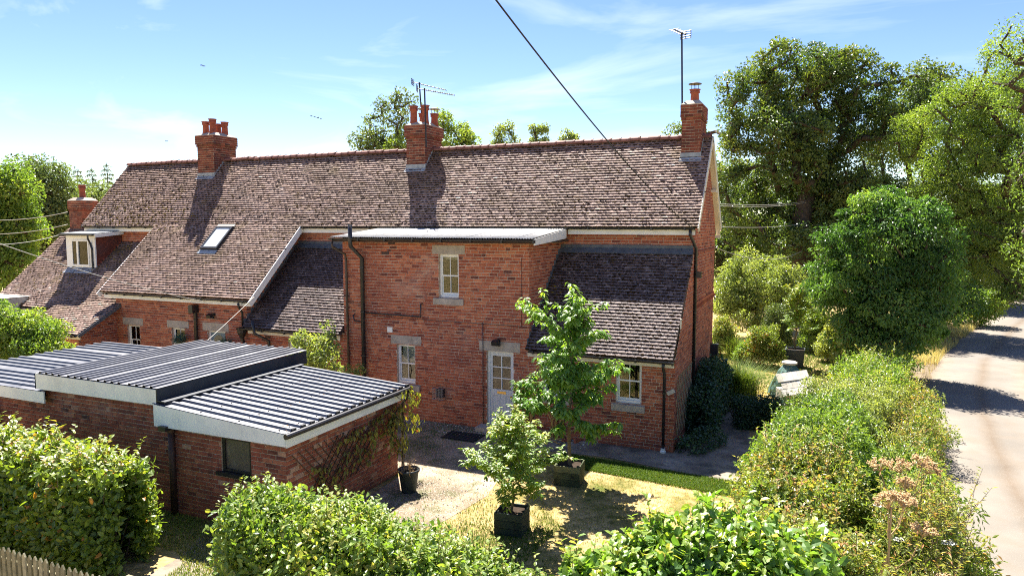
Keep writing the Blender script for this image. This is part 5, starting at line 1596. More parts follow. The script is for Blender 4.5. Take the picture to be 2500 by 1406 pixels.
hedge('garden_hedge', 'yellow-tinged leafy hedge shrub beside the lane, behind the hazel', 'hedge', [(.15, 10.0, .9, .9), (-.05, 11.3, 1.0, 1), (-.1, 12.6, .98, 1)], .80, 1.52, 15000, .075, 'leaf_wild', seed=4, disp=.34, shoots=190, Wr=.58, tbase=.58, fold=False, freq=1.3, lumps=75, shoot_len=(.1, .55), arch=.5)
hedge('garden_hedge', 'green leafy hedge shrub opposite the house corner', 'hedge', [(-.15, 13.6, 1.0, 1), (.0, 15.2, 1.08, .95), (.2, 16.4, 1.0, .9)], .80, 1.6, 14000, .07, 'leaf_hedge', seed=14, disp=.36, shoots=170, Wr=.6, tbase=.42, fold=False, freq=1.4, lumps=75, shoot_len=(.1, .45), arch=.4)
hedge('garden_hedge', 'dry straw-green hedge shrub beside the small clipped hedge', 'hedge', [(.5, 17.3, 1.0, .9), (.95, 18.8, .95, 1), (1.25, 20.3, .9, .9)], .74, 1.5, 11000, .065, 'leaf_pale', seed=24, disp=.38, shoots=150, Wr=.5, tbase=.62, fold=False, freq=1.5, lumps=80, shoot_len=(.1, .5), arch=.5)
hedge('garden_hedge', 'fresh green hedge shrub below the broad pale-leaved one', 'hedge', [(1.5, 21.4, .95, .9), (1.75, 23.2, 1, 1), (2.2, 25.4, 1, 1)], .78, 1.45, 10000, .08, 'leaf_hedge', seed=34, disp=.36, shoots=130, Wr=.55, tbase=.6, fold=False, freq=1.3, lumps=60, shoot_len=(.1, .45), arch=.4)
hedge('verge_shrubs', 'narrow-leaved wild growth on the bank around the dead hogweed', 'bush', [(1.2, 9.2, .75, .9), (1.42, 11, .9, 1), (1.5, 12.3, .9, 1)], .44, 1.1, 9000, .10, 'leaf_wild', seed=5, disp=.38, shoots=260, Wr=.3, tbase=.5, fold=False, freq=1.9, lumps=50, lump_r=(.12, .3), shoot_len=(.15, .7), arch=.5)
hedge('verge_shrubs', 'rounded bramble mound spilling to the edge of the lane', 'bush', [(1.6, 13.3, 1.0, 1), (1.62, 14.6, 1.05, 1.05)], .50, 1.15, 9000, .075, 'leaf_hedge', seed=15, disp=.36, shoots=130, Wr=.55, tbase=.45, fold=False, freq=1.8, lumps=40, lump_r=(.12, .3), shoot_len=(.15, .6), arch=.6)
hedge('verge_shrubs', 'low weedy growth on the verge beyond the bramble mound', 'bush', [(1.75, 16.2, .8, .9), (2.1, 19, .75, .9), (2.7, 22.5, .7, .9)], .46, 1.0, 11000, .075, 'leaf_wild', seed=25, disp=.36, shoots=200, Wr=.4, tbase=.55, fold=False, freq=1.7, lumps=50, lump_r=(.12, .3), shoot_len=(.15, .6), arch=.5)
hedge('box_hedge', 'small clipped dark green hedge at the end of the garden path', 'hedge', [(-1.75, 19.9), (-.95, 20.2)], .36, .82, 5200, .06, 'leaf_ivy', seed=6, disp=.05, Wr=.75, fold=False)
hedge('ivy_bush', 'dark glossy ivy mass climbing at the foot of the gable', 'bush', [(-2.72, 18.6, .55), (-2.72, 19.9, 1.0), (-2.68, 21.0, .95), (-2.62, 22.2, .6)], .30, 1.75, 8000, .085, 'leaf_ivy', seed=7, disp=.14, Wr=.8, fold=False)
hedge('low_ivy', 'low dark ground ivy at the house corner below the gable', 'plant', [(-2.75, 17.1, .9), (-2.35, 18.2, 1)], .26, .26, 1500, .07, 'leaf_ivy', seed=8, disp=.1, Wr=.8, fold=False, core=False)
hedge('pale_leaf_shrub', 'broad pale-leaved shrub on the hedge line in front of the dark evergreen', 'shrub', [(1.2, 28.2), (2.3, 28.6)], .75, 1.75, 5200, .15, 'leaf_pale', seed=9, disp=.2, Wr=.75, tbase=.8, fold=False)

# garden behind the gable
def shrub(name, label, x, D, wpx, top, mat, seed, L=.08, n=60, per=110, cat='shrub', cr=.2, tb=.5):
    yb = pix(gat(x, D))[1]; h = (yb - top)
    b, lb = lobes_px(x, D, [(x, top + h * .42, wpx * .42, h * .40), (x - wpx * .2, top + h * .68, wpx * .38, h * .34), (x + wpx * .22, top + h * .70, wpx * .36, h * .34), (x, top + h * .84, wpx * .5, h * .2)], .9)
    return tree(name, label, cat, b, .03, .3, lb, int(n * 1.5), cr, per, L, mat, 'young_bark', seed=seed, tbase=tb, inner=.25, min_gap=.6)
shrub('red_tip_shrub', 'shrub with red young tips on the sunny back lawn', 1868, 29, 85, 785, 'leaf_redtip', 51, tb=.55)
shrub('lawn_shrub', 'low light green shrub touching the red-tipped one', 1828, 29.4, 60, 838, 'leaf_hedge', 52, n=40)
shrub('border_shrub', 'tangled border plant beside the far gable corner', 1768, 31, 60, 775, 'leaf_wild', 53, tb=.6)
shrub('border_shrub', 'dark leafy shrub behind the potted tree', 1895, 33, 60, 740, 'leaf_far', 54, tb=.7)
shrub('border_shrub', 'straw-coloured border shrub between the potted tree and the evergreen', 2035, 31, 70, 795, 'leaf_pale', 55, tb=.95)
shrub('border_shrub', 'sunlit yellow-green shrub against the evergreen', 1990, 33, 70, 690, 'leaf_ash', 56, tb=.7)

# ------------------------------------------------------------------ young trees in boxes
def box_planter(name, label, c, w, h, mat, rot=0):
    root = thing(name, label, 'planter', (c[0], c[1], 0))
    ca, sa = math.cos(rot), math.sin(rot); ex, ey = V(ca, sa, 0), V(-sa, ca, 0)
    c = V(c[0], c[1], 0); hw = w / 2; nb = 3; bh = h / nb
    for k in range(nb):
        z = bh * (k + .5)
        for (d, e, ln) in ((ey, ex, hw), (-ey, ex, hw), (ex, ey, hw - .026), (-ex, ey, hw - .026)):
            MB().obox(c + d * (hw - .012) + V(0, 0, z), e * ln, d * .012, V(0, 0, bh / 2 - .004), random.uniform(.1, 1)).obj('board', mat, root)
    for i in (-1, 1):
        for j in (-1, 1):
            MB().obox(c + ex * i * (hw - .05) + ey * j * (hw - .05) + V(0, 0, h / 2 + .01), ex * .024, ey * .024, V(0, 0, h / 2 + .01), .3).obj('corner_post', mat, root)
    MB().obox(c + V(0, 0, h - .07), ex * (hw - .026), ey * (hw - .026), V(0, 0, .02)).obj('soil', M['soil'], root)
    return root
box_planter('wooden_planter', 'mossy wooden box planter holding the tall young tree', (-4.80, 14.02), .56, .44, M['planter_wood'], .12)
box_planter('wooden_planter', 'dark wooden box planter holding the short bushy tree', (-4.97, 11.30), .52, .42, M['planter_dark'], .1)

def sapling(name, label, base, h, z0, prof, nb, L, mat, seed, Wr=.45, droop=.7, per=1.0, leaders=3, upang=.75, trunk_r=.045):
    """young tree: leader and side branches with leaves set along the shoots; prof(t) branch reach at height fraction t"""
    r = np.random.default_rng(seed)
    base = V(*base)
    root = thing(name, label, 'tree', base)
    mb = MB(); LP, LD, LN, LL, LT = [], [], [], [], []
    tr = [base + V(r.normal(0, .02), r.normal(0, .02), h * t * .93) for t in np.linspace(0, 1, 7)]
    mb.tube(tr, list(np.linspace(trunk_r, .008, 7)), 8)
    def shoot(p, d, ln, rad, dens, lev):
        n = max(3, int(ln / .12)); pts = [p]; q = p.copy(); dd = nrm(d)
        for k in range(n):
            dd = nrm(dd + r.normal(0, .10, 3) + V(0, 0, .05 - .02 * lev)); q = q + dd * ln / n; pts.append(q)
        mb.tube(pts, list(np.linspace(rad, .003, len(pts))), 5, cap=False)
        m_ = int(ln * dens * per)
        for k in range(m_):
            t = .12 + .88 * (k + r.random()) / max(m_, 1); i = min(int(t * n), n - 1); pp = pts[i] + (pts[i + 1] - pts[i]) * (t * n - i)
            a = r.uniform(0, 6.28); side = nrm(V(math.cos(a), math.sin(a), .15) + dd * .5)
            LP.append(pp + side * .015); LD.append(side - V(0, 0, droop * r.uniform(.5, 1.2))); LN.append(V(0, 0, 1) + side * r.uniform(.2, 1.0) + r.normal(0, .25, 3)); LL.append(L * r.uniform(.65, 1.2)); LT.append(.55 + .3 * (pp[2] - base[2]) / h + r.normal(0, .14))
        if lev < 2:
            for k in range(int(ln / .22) + 1):
                i = r.integers(1, len(pts) - 1) if len(pts) > 2 else 1
                a = r.normal(0, .8, 3); shoot(pts[i], nrm(dd + a + V(0, 0, .1)), ln * r.uniform(.3, .55), rad * .55, dens, lev + 1)
    for k in range(nb):
        t = (k + .5) / nb; z = z0 + (h - z0) * t * .95
        a = k * 2.399 + r.normal(0, .25); reach = prof(t) * r.uniform(.8, 1.15)
        i = z / (h * .93) * 6; i0 = min(int(i), 5); p = tr[i0] + (tr[i0 + 1] - tr[i0]) * (i - i0)
        shoot(p, V(math.cos(a), math.sin(a), upang * (.35 + t)), reach, .016 * (1.1 - t * .6), 30, 0)
    for k in range(leaders):
        p = tr[4 + k % 2]; a = 2.1 * k
        shoot(p, V(.28 * math.cos(a), .28 * math.sin(a), 1), (base[2] + h - p[2]) * r.uniform(.95, 1.12), .01, 26, 1)
    mb.obj('trunk', M['young_bark'], root)
    leaf_np('crown', LP, LD, LN, np.array(LL), np.array(LL) * Wr, np.array(LT), M[mat], root, True, .25)
    return root
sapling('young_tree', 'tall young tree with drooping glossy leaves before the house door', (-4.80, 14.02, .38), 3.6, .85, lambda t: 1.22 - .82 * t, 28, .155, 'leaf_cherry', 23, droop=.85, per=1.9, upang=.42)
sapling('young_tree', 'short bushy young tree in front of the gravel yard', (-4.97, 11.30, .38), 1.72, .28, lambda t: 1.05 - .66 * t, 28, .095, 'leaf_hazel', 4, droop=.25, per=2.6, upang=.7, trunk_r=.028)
# potted tree on the back lawn
pb = gat(1953, 29.4)
root = thing('square_pot', 'dark square pot holding a slim tree on the back lawn', 'pot', pb)
MB().add([(pb[0] + s * i, pb[1] + s * j, z) for z, s in ((0, .31), (.72, .36), (.72, .32), (.64, .32)) for i, j in ((-1, -1), (1, -1), (1, 1), (-1, 1))],
         [(4 * a + i, 4 * a + (i + 1) % 4, 4 * a + 4 + (i + 1) % 4, 4 * a + 4 + i) for a in range(3) for i in range(4)] + [(3, 2, 1, 0)]).obj('pot_body', M['dark_pot'], root)
MB().box(pb[0] - .32, pb[0] + .32, pb[1] - .32, pb[1] + .32, .60, .645).obj('soil', M['soil'], root)
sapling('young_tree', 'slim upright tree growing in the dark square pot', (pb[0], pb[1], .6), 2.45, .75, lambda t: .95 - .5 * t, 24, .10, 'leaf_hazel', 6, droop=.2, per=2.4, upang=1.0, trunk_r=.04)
# ------------------------------------------------------------------ garden things
# black pot with dry twigs
pc = V(-7.72, 12.15, 0)
root = thing('flower_pot', 'large black plastic pot of dry twigs beside the outbuilding', 'pot', pc)
MB().lathe(pc, [(.15, 0), (.155, .02), (.21, .44), (.235, .445), (.235, .49), (.21, .49), (.205, .42)], 24).obj('pot_body', M['dark_pot'], root, True)
MB().lathe(pc + V(0, 0, .40), [(.2, 0), (.2, .03)], 20).obj('soil', M['soil'], root)
r = np.random.default_rng(3)
tw = MB(); LP = []
for k in range(34):
    a = pc + V(r.normal(0, .09), r.normal(0, .09), .42); b_ = a + V(r.normal(0, .10), r.normal(0, .10), r.uniform(.06, .22) if k > 3 else r.uniform(.2, .34))
    tw.tube([a, (a + b_) / 2 + r.normal(0, .02, 3), b_], [.004, .003, .002], 4, cap=False)
    for _ in range(3): LP.append(a + (b_ - a) * r.uniform(.4, 1))
tw.obj('dry_twigs', M['dry_stem'], root)['kind'] = 'stuff'
n = len(LP); leaf_np('dry_leaves', LP, rand_dirs(r, n), rand_dirs(r, n), .045, .02, r.uniform(0, 1, n), M['dry_stem'], root)['kind'] = 'stuff'

n = len(LITTER)
tag(leaf_np('leaf_litter', LITTER, rand_dirs(r, n) * V(1, 1, .1), np.tile(V(0, 0, 1), (n, 1)) + r.normal(0, .2, (n, 3)), r.uniform(.02, .05, n), r.uniform(.012, .025, n), r.uniform(0, .4, n), M['dry_stem']), 'dead leaves scattered on the outbuilding roof', 'leaves', kind='stuff')
# hose heaped on a wall hook
r = np.random.default_rng(9)
mb = MB()
for k in range(10):
    cx_, w_, h_ = -6.5 + r.normal(0, .10), r.uniform(.30, .62), r.uniform(.28, .50)
    pts = []
    for q in np.linspace(0, 6.2832, 26):
        x_ = cx_ + w_ * math.sin(q) * (1 + .2 * math.sin(q * 2 + k)); z_ = .80 - h_ + h_ * math.cos(q) - (.0 if math.cos(q) > 0 else .12 * abs(math.sin(q)))
        pts.append((x_, 16.84 - .02 * (k % 4) - .06 * max(0, -math.cos(q)) * r.uniform(.5, 1.5), max(.03 + .012 * (k % 3), z_)))
    mb.tube(pts, .0125, 6, cap=False)
for k in range(3):
    pts = [(-7.0 + 1.25 * t + .1 * math.sin(t * 9 + k), 16.72 - .12 * k - .1 * math.sin(t * 6 + k), .025) for t in np.linspace(0, 1, 18)]
    mb.tube(pts, .0125, 6)
tag(mb.obj('garden_hose', M['hose'], None, True), 'tan garden hose hung in untidy loops on the house wall', 'hose')
# loose bricks by the wall
for k, (x_, y_, a, lab) in enumerate([(-5.80, 16.68, .3, 'loose red brick lying flat at the wall foot beside the hose'), (-5.52, 16.72, 1.2, 'loose brick standing on its side at the wall foot')]):
    c = V(x_, y_, .055 if k == 0 else .075)
    o = MB().obox(c, V(math.cos(a), math.sin(a), 0) * .11, V(-math.sin(a), math.cos(a), 0) * (.052 if k == 0 else .036), V(0, 0, .036 if k == 0 else .054), .4 + .2 * k).obj('loose_brick', M['brick'])
    bm = bmesh.new(); bm.from_mesh(o.data); bmesh.ops.bevel(bm, geom=bm.edges[:], offset=.006, segments=1, affect='EDGES'); bm.to_mesh(o.data); bm.free()
    o.location.z -= .019 if k == 0 else .021
    tag(o, lab, 'brick')
# door mat of black rubber bars
root = thing('door_mat', 'black rubber grid mat lying before the doorstep', 'mat', (-8.35, 15.95, 0))
MB().box(-8.95, -7.95, 15.62, 16.3, .007, .022).obj('mat_base', M['rubber'], root)
for k in range(9):
    MB().box(-8.93 + k * .115, -8.88 + k * .115, 15.64, 16.28, .0222, .034).obj('mat_bar', M['rubber'], root)
MB().box(-8.93, -7.97, 15.66, 15.72, .0345, .04).obj('mat_bar', M['rubber'], root)
# rubble along the wall foot
r = np.random.default_rng(12)
mv, mf, mt = [], [], []
def pebble(c, s_):
    b_ = len(mv)
    base_ = np.array([(1, 0, 0), (-1, 0, 0), (0, 1, 0), (0, -1, 0), (0, 0, .8), (0, 0, -.5)]) * s_ * r.uniform(.6, 1.3, (6, 1))
    mv.extend(c + base_); mt.extend([r.random()] * 6)
    for f_ in [(0, 2, 4), (2, 1, 4), (1, 3, 4), (3, 0, 4), (2, 0, 5), (1, 2, 5), (3, 1, 5), (0, 3, 5)]: mf.append(tuple(b_ + i for i in f_))
for k in range(900):
    pebble(V(r.uniform(-11.6, -5.2), 16.86 - abs(r.normal(0, .35)), .012), r.uniform(.008, .035))
for k in range(500):
    pebble(V(r.uniform(-8.2, -5.6), r.uniform(10.5, 16), .012), r.uniform(.006, .02))
material('rubble', [(0, (.16, .12, .10)), (.5, (.30, .26, .22)), (1, (.5, .46, .42))], .95, .1)
tag(ob('gravel', mesh_np('gravel', np.array(mv), np.array(mf), mt), M['rubble']), 'loose stones and rubble along the foot of the house wall', 'gravel', kind='stuff')

# hanging baskets by the left doors
def basket(x_, z_, label):
    c = V(x_, 16.62, z_)
    root = thing('hanging_basket', label, 'basket', c)
    MB().lathe(c - V(0, 0, .16), [(.05, 0), (.14, .06), (.19, .16), (.17, .16)], 14).obj('bowl', M['dark_metal'], root)
    MB().tube([c + V(0, .26, .30), c + V(0, 0, .32), c + V(0, 0, .02)], .008, 5).obj('bracket', M['dark_metal'], root)
    rr = np.random.default_rng(int(abs(x_) * 10)); n = 900
    P, D, N, ls, wd, t = clump_leaves(rr, np.array([c + V(0, 0, .02), c + V(.05, -.03, -.08), c + V(-.06, -.02, -.05)]), np.array([.22, .2, .2]), n // 3, .05, .35, .3, .4, .3)
    leaf_np('foliage', P, D, N, ls, wd, t, M['leaf_blue'], root)
basket(-19.42, 1.82, 'blue-green hanging basket beside the soil pipe')
basket(-17.42, 1.80, 'round blue-green hanging basket beside the blue door')
# dried wreath on the blue door
mb = MB(); r = np.random.default_rng(5)
for k in range(90):
    a = r.uniform(0, 6.28); c = V(-18.09 + .15 * math.cos(a), 16.93, 1.55 + .15 * math.sin(a)); d = r.normal(0, .05, 3); d[1] = -abs(d[1]) * .6
    mb.tube([c, c + d], [.006, .003], 4, cap=False)
mb.lathe((-18.09, 16.94, 1.55), [(.01, 0), (.012, .01)], 6)
tag(mb.obj('door_wreath', M['dry_stem']), 'dried twig wreath hanging on the blue door', 'wreath')

# climber and trellis on the outbuilding end
root = thing('gable_trellis', 'diamond wooden trellis on the gable wall beside the dark ivy', 'trellis', (-3.06, 18, .2))
for k in range(12):
    for s_ in (1, -1):
        y0 = 17.0 + k * .26 - (.35 if s_ > 0 else 0)
        a, b_ = V(-3.075 + .010 * (s_ > 0), y0 if s_ > 0 else y0 + .35 - .35, .3), V(-3.075 + .010 * (s_ > 0), y0 + s_ * .75, 1.85)
        lo, hi = 17.05, 19.25
        def clipy(p, q):
            t0, t1 = 0.0, 1.0; dy_ = q[1] - p[1]
            for lim, sg in ((lo, 1), (hi, -1)):
                f0 = sg * (p[1] - lim); f1 = sg * (q[1] - lim)
                if f0 < 0 and f1 < 0: return None
                if f0 < 0: t0 = max(t0, f0 / (f0 - f1))
                if f1 < 0: t1 = min(t1, f0 / (f0 - f1))
            return p + (q - p) * t0, p + (q - p) * t1
        cq = clipy(a, b_)
        if cq is not None and np.linalg.norm(cq[1] - cq[0]) > .1: MB().beam(cq[0], cq[1], .009, .014, up=(1, 0, 0)).obj('lath', M['fence_wood'], root)
root = thing('wall_trellis', 'diamond wooden trellis fixed to the outbuilding end wall', 'trellis', (-8.47, 11, .5))
for k in range(9):
    for s_ in (1, -1):
        y0, z0 = 9.9 + k * .18, .55
        y1 = y0 + s_ * .9; z1 = 1.5
        a, b_ = V(-8.475 + .012 * (s_ > 0), y0 + (0 if s_ > 0 else .5), z0), V(-8.475 + .012 * (s_ > 0), y1 + (0 if s_ > 0 else .5), z1)
        MB().beam(a, b_, .010, .022, up=(1, 0, 0)).obj('lath', M['brown_pipe'], root)
r = np.random.default_rng(21)
root = thing('wall_creeper', 'yellowing creeper sprawling over the outbuilding end wall', 'climber', (-8.4, 12, 0))
mb = MB(); LP, LD, LN, LL, LT = [], [], [], [], []
def vine(p, d, n, drop, dens):
    pts = [p]
    for k in range(n):
        d = nrm(d + r.normal(0, .22, 3) * V(.25, 1, 1) + V(0, 0, drop)); q = pts[-1] + d * .11; q[0] = max(-8.46, min(q[0], -8.02)); q[2] = max(.05, q[2]); pts.append(q)
        for _ in range(dens):
            if r.random() < .8:
                LP.append(q + r.normal(0, .03, 3)); LD.append(V(r.uniform(.1, .6), r.normal(0, .6), -1)); LN.append(V(1, r.normal(0, .4), .4 + r.normal(0, .3))); LL.append(r.uniform(.07, .13)); LT.append(r.beta(2.2, 1.8) - (.35 if r.random() < .12 else 0))
    mb.tube(pts, list(np.linspace(.010, .003, len(pts))), 4, cap=False)
for k in range(13): vine(V(-8.45, r.uniform(9.9, 12.6), r.uniform(.9, 1.45)), V(.05, r.normal(0, 1), r.normal(0, .5)), 8, -.05, 3)
for k in range(17): vine(V(-8.40, r.uniform(11.9, 13.0), r.uniform(1.35, 1.75)), V(.15, r.normal(0, .6), -.2), 8, -.12, 4)
for k in range(8): vine(V(-8.25, r.uniform(12.4, 13.1), 1.9), V(.3, r.uniform(-.3, .3), .1), 4, -.2, 3)
for k in range(3): vine(V(-8.28, r.uniform(11.4, 13.0), 1.75), V(.2, r.normal(0, .5), -.5), 4, -.2, 2)
mb.obj('stem', M['bark'], root)['kind'] = 'stuff'
leaf_np('foliage', LP, LD, LN, np.array(LL), np.array(LL) * .55, np.array(LT), M['leaf_creeper'], root, True, .2)['kind'] = 'stuff'

# tarpaulin-covered garden burner with a round lid, shingled hutch beside it
c = gat(1940, 24.2)
root = thing('covered_burner', 'tall garden burner under a green tarpaulin with a round lid', 'cover', c)
b_ = MB(); nseg = 28; prof = [(.62, 0), (.58, .25), (.48, .55), (.33, .85), (.20, 1.02), (.17, 1.06)]
for (rr, z) in prof:
    for k in range(nseg):
        a = 6.28318 * k / nseg; f_ = 1 + .10 * math.sin(7 * a + z * 3) * (1 - z * .6) + .05 * math.sin(13 * a)
        b_.v.append((c[0] + rr * f_ * math.cos(a), c[1] + rr * f_ * math.sin(a), z)); b_.t.append(.5)
for i in range(len(prof) - 1):
    for k in range(nseg): b_.f.append((i * nseg + k, i * nseg + (k + 1) % nseg, (i + 1) * nseg + (k + 1) % nseg, (i + 1) * nseg + k))
b_.f.append(tuple((len(prof) - 1) * nseg + k for k in range(nseg)))
b_.obj('tarpaulin', M['tarp'], root)
MB().lathe(c + V(0, 0, 1.06), [(.20, 0), (.24, .02), (.24, .07), (.20, .09)], 20).obj('lid', M['weathered_board'], root)
c = gat(1952, 22.9)
root = thing('garden_hutch', 'low wooden hutch with a pale shingled roof beside the tarpaulin', 'hutch', c)
ex = RT; ey = nrm(V(FW[0], FW[1], 0))
MB().obox(c + V(0, 0, .26), ex * .42, ey * .32, V(0, 0, .26)).obj('hutch_body', M['weathered_board'], root)
for tier in range(3):
    for k in range(6):
        x_ = -.42 + .16 * k + (.07 if tier % 2 else 0)
        cc = c + ex * x_ + ey * (-.34 + .20 * tier) + V(0, 0, .58 + .17 * tier + .07 * (k - 2.5) / 3)
        MB().obox(cc, ex * .077 + V(0, 0, .011), ey * .13 + V(0, 0, .10), V(0, 0, .012) - ey * .009, random.uniform(.1, 1)).obj('shingle', M['weathered_board'], root)

# picket fence at the bottom of the garden
fence = thing('picket_fence', 'weathered pointed picket fence in front of the beech hedge', 'fence', (-10.5, 6.0, 0))
for z in (.22, .62):
    MB().box(-13.6, -8.25, 6.03, 6.065, z, z + .07, .3).obj('rail', M['fence_wood'], fence)
x_ = -13.55; k = 0
while x_ < -8.3:
    h_ = .88 + random.uniform(-.012, .012); w_ = .074; t_ = random.uniform(0, 1); l_ = random.gauss(0, .006)
    MB().add([(x_, 6.0, .02), (x_ + w_, 6.0, .02), (x_ + w_ + l_, 6.0, h_ - .06), (x_ + w_ / 2 + l_, 6.0, h_), (x_ + l_, 6.0, h_ - .06), (x_, 6.024, .02), (x_ + w_, 6.024, .02), (x_ + w_ + l_, 6.024, h_ - .06), (x_ + w_ / 2 + l_, 6.024, h_), (x_ + l_, 6.024, h_ - .06)],
             [(0, 1, 2, 3, 4), (9, 8, 7, 6, 5), (0, 5, 6, 1), (1, 6, 7, 2), (2, 7, 8, 3), (3, 8, 9, 4), (4, 9, 5, 0)], t_).obj('picket', M['fence_wood'], fence)
    x_ += .122; k += 1
MB().box(-8.28, -8.18, 6.0, 6.10, 0, .95, .2).obj('post', M['fence_wood'], fence)

# dried hogweed heads on the bank, white umbels beside them
def umbel(mb, c, up_, R_, r, rays=26, sub=9, flat=.55):
    up_ = nrm(up_); a_ = nrm(np.cross(up_, V(.3, 1, .2))); b_ = np.cross(up_, a_)
    for k in range(rays):
        th = r.uniform(0, 6.28); q = math.sqrt(r.random()); d = a_ * math.cos(th) * q + b_ * math.sin(th) * q + up_ * (1.05 - flat * q * q)
        e = c + d * R_ * r.uniform(.85, 1.05)
        mb.tube([c, e], [.004, .002], 3, r.random(), False)
        for s_ in range(sub):
            f_ = e + r.normal(0, .22, 3) * R_ * .45 + d * .03
            mb.tube([e, f_], [.0016, .0012], 3, r.random(), False)
            for m_ in range(2):
                g_ = f_ + r.normal(0, .006, 3); mb.obox(g_, V(.007, 0, 0), V(0, .005, .002), V(0, -.001, .003), r.random())
def hogweed(label, base, h, heads, seed):
    r = np.random.default_rng(seed); base = V(*base)
    root = thing('dried_hogweed', label, 'weed', base, 'dead hogweed stalks on the bank')
    mb = MB(); top = base + V(.03, .02, h)
    mb.tube([base, base + V(.02, 0, h * .5), top], [.024, .018, .011], 7, .6)
    mb2 = MB()
    for (dx, dy, dz, R_) in heads:
        e = base + V(dx, dy, h + dz); st = base + V(.01, .01, h * (.55 if dz < -.1 else .8))
        mb.tube([st, (st + e) / 2 + V(dx * .2, dy * .2, -.05), e], [.010, .008, .005], 5, .5, False)
        umbel(mb2, e, V(dx * .5, dy * .5, 1), R_, r)
    for k in range(6):
        p = base + V(.01, .01, h * r.uniform(.3, .7)); d = V(r.normal(0, .1), r.normal(0, .1), -.22); s_ = V(.03, .01, 0)
        mb.add([p, p + d * .5 + s_, p + d, p + d * .5 - s_], [(0, 1, 2, 3)], r.random())
    mb.obj('stalk', M['dry_stem'], root); mb2.obj('seed_head', M['dry_stem'], root)['kind'] = 'stuff'
hogweed('dead hogweed with the widest seed head, on a thick ribbed stalk', (.95, 9.9, .0), 1.95, [(0, 0, .0, .17), (.16, .06, .02, .14), (.42, .22, -.38, .13), (.22, .35, -.05, .10)], 1)
hogweed('dead hogweed with clustered seed heads above the dark gap', (1.25, 11.3, .0), 1.95, [(-.05, .0, .05, .15), (.22, .05, .14, .14), (.05, .12, -.22, .12), (-.30, .05, .02, .14), (.30, .1, .05, .12)], 2)
hogweed('short dead hogweed leaning towards the lane', (1.55, 9.5, .0), 1.15, [(.02, 0, .05, .14), (.25, .1, -.12, .09)], 3)
r = np.random.default_rng(31)
for k in range(9):
    c = V(1.05 + r.uniform(-.15, .75), 10.9 + r.uniform(-.5, .9), 1.25 + r.uniform(-.12, .22))
    root = thing('white_umbel', 'flat white flower head on the bank beside the dead hogweed', 'flower', (c[0], c[1], 0), 'white flower heads on the bank')
    MB().tube([(c[0] + r.normal(0, .05), c[1], 0), c], [.006, .003], 4, cap=False).obj('stem', M['young_bark'], root)
    mb = MB()
    for j in range(26):
        th = r.uniform(0, 6.28); q = .075 * math.sqrt(r.random()); e = c + V(q * math.cos(th), q * math.sin(th), .03)
        mb.tube([c, e], [.0015, .0015], 3, .5, False); mb.obox(e, V(.013, 0, 0), V(0, .013, 0), V(0, 0, .002), r.random())
    mb.obj('flower_head', M['white_flower'], root)

# ------------------------------------------------------------------ grasses
r = np.random.default_rng(61)
def lawn_noise(P): return snoise(np.concatenate([P, np.zeros((len(P), 1))], 1), 1.1, 71, 3)
def scatter(n, poly):
    poly = np.array(poly); lo, hi = poly.min(0), poly.max(0)
    out = []
    while sum(map(len, out)) < n:
        q = r.uniform(lo, hi, (n, 2)); ins = np.zeros(len(q), bool); j = len(poly) - 1
        for i in range(len(poly)):
            c_ = ((poly[i, 1] > q[:, 1]) != (poly[j, 1] > q[:, 1])) & (q[:, 0] < (poly[j, 0] - poly[i, 0]) * (q[:, 1] - poly[i, 1]) / (poly[j, 1] - poly[i, 1] + 1e-12) + poly[i, 0]); ins ^= c_; j = i
        out.append(q[ins])
    return np.concatenate(out)[:n]
def tufts(name, label, n, poly, h, w, mat, tb=.5, amp=.35, kind='stuff', lean=.5, thin=None):
    q = scatter(n, poly); nz_ = lawn_noise(q)
    if thin is not None: keep = r.random(n) < np.clip(thin + nz_ * .8, .05, 1); q, nz_ = q[keep], nz_[keep]
    k = len(q); P = np.concatenate([q, np.full((k, 1), .004)], 1)
    o = grass_np(name, P, h * r.uniform(.5, 1.3, k), w, mat, tb - amp * nz_ + r.normal(0, .14, k), r, lean)
    return tag(o, label, 'grass', kind=kind)
LAWN = [(-6.4, 9.0), (-6.2, 12.5), (-6.5, 14.2), (-6.3, 15.7), (-4.6, 15.85), (-2.4, 15.5), (-1.2, 15.4), (-.8, 12), (-1, 9), (-3, 8.4)]
tufts('grass', 'short sun-bleached lawn grass before the house', 22000, LAWN, .032, .009, M['grass_blade'], .78, .5)
tufts('grass', 'green strip of grass in the shade along the house path', 24000, [(-5.9, 14.95), (-5.6, 15.75), (-2.4, 15.5), (-1.2, 15.45), (-1.1, 14.5), (-4, 14.8)], .06, .012, M['grass_blade'], .1, .08)
tufts('grass', 'patchy green turf around the dark wooden planter', 9000, [(-6.3, 10.6), (-6.1, 12.4), (-5.2, 12.9), (-4.2, 11.8), (-4.3, 9.6), (-5.4, 9.2)], .05, .012, M['grass_blade'], .15, .1, thin=.25)
tufts('grass', 'grass between the outbuilding and the hedges', 14000, [(-12.5, 8.2), (-9.9, 8.2), (-9.4, 7.9), (-9.2, 6.4), (-8.0, 6.4), (-8.3, 8.6), (-8.6, 9.35), (-12.5, 9.35)], .06, .011, M['grass_blade'], .42, .3)
tufts('grass', 'weeds and tufts creeping over the gravel yard', 11000, [(-12, 14), (-12, 16.8), (-6.2, 16.8), (-6.4, 14), (-6.2, 12), (-7.5, 10), (-8.2, 12.5), (-8.3, 14)], .05, .010, M['grass_blade'], .25, .2, thin=.1)
tufts('grass', 'rougher grass of the back lawn', 22000, [(-2.6, 22.8), (-4.5, 31), (-3, 36), (2, 33), (.6, 26), (-.8, 21.2)], .07, .02, M['grass_blade'], .45, .5)
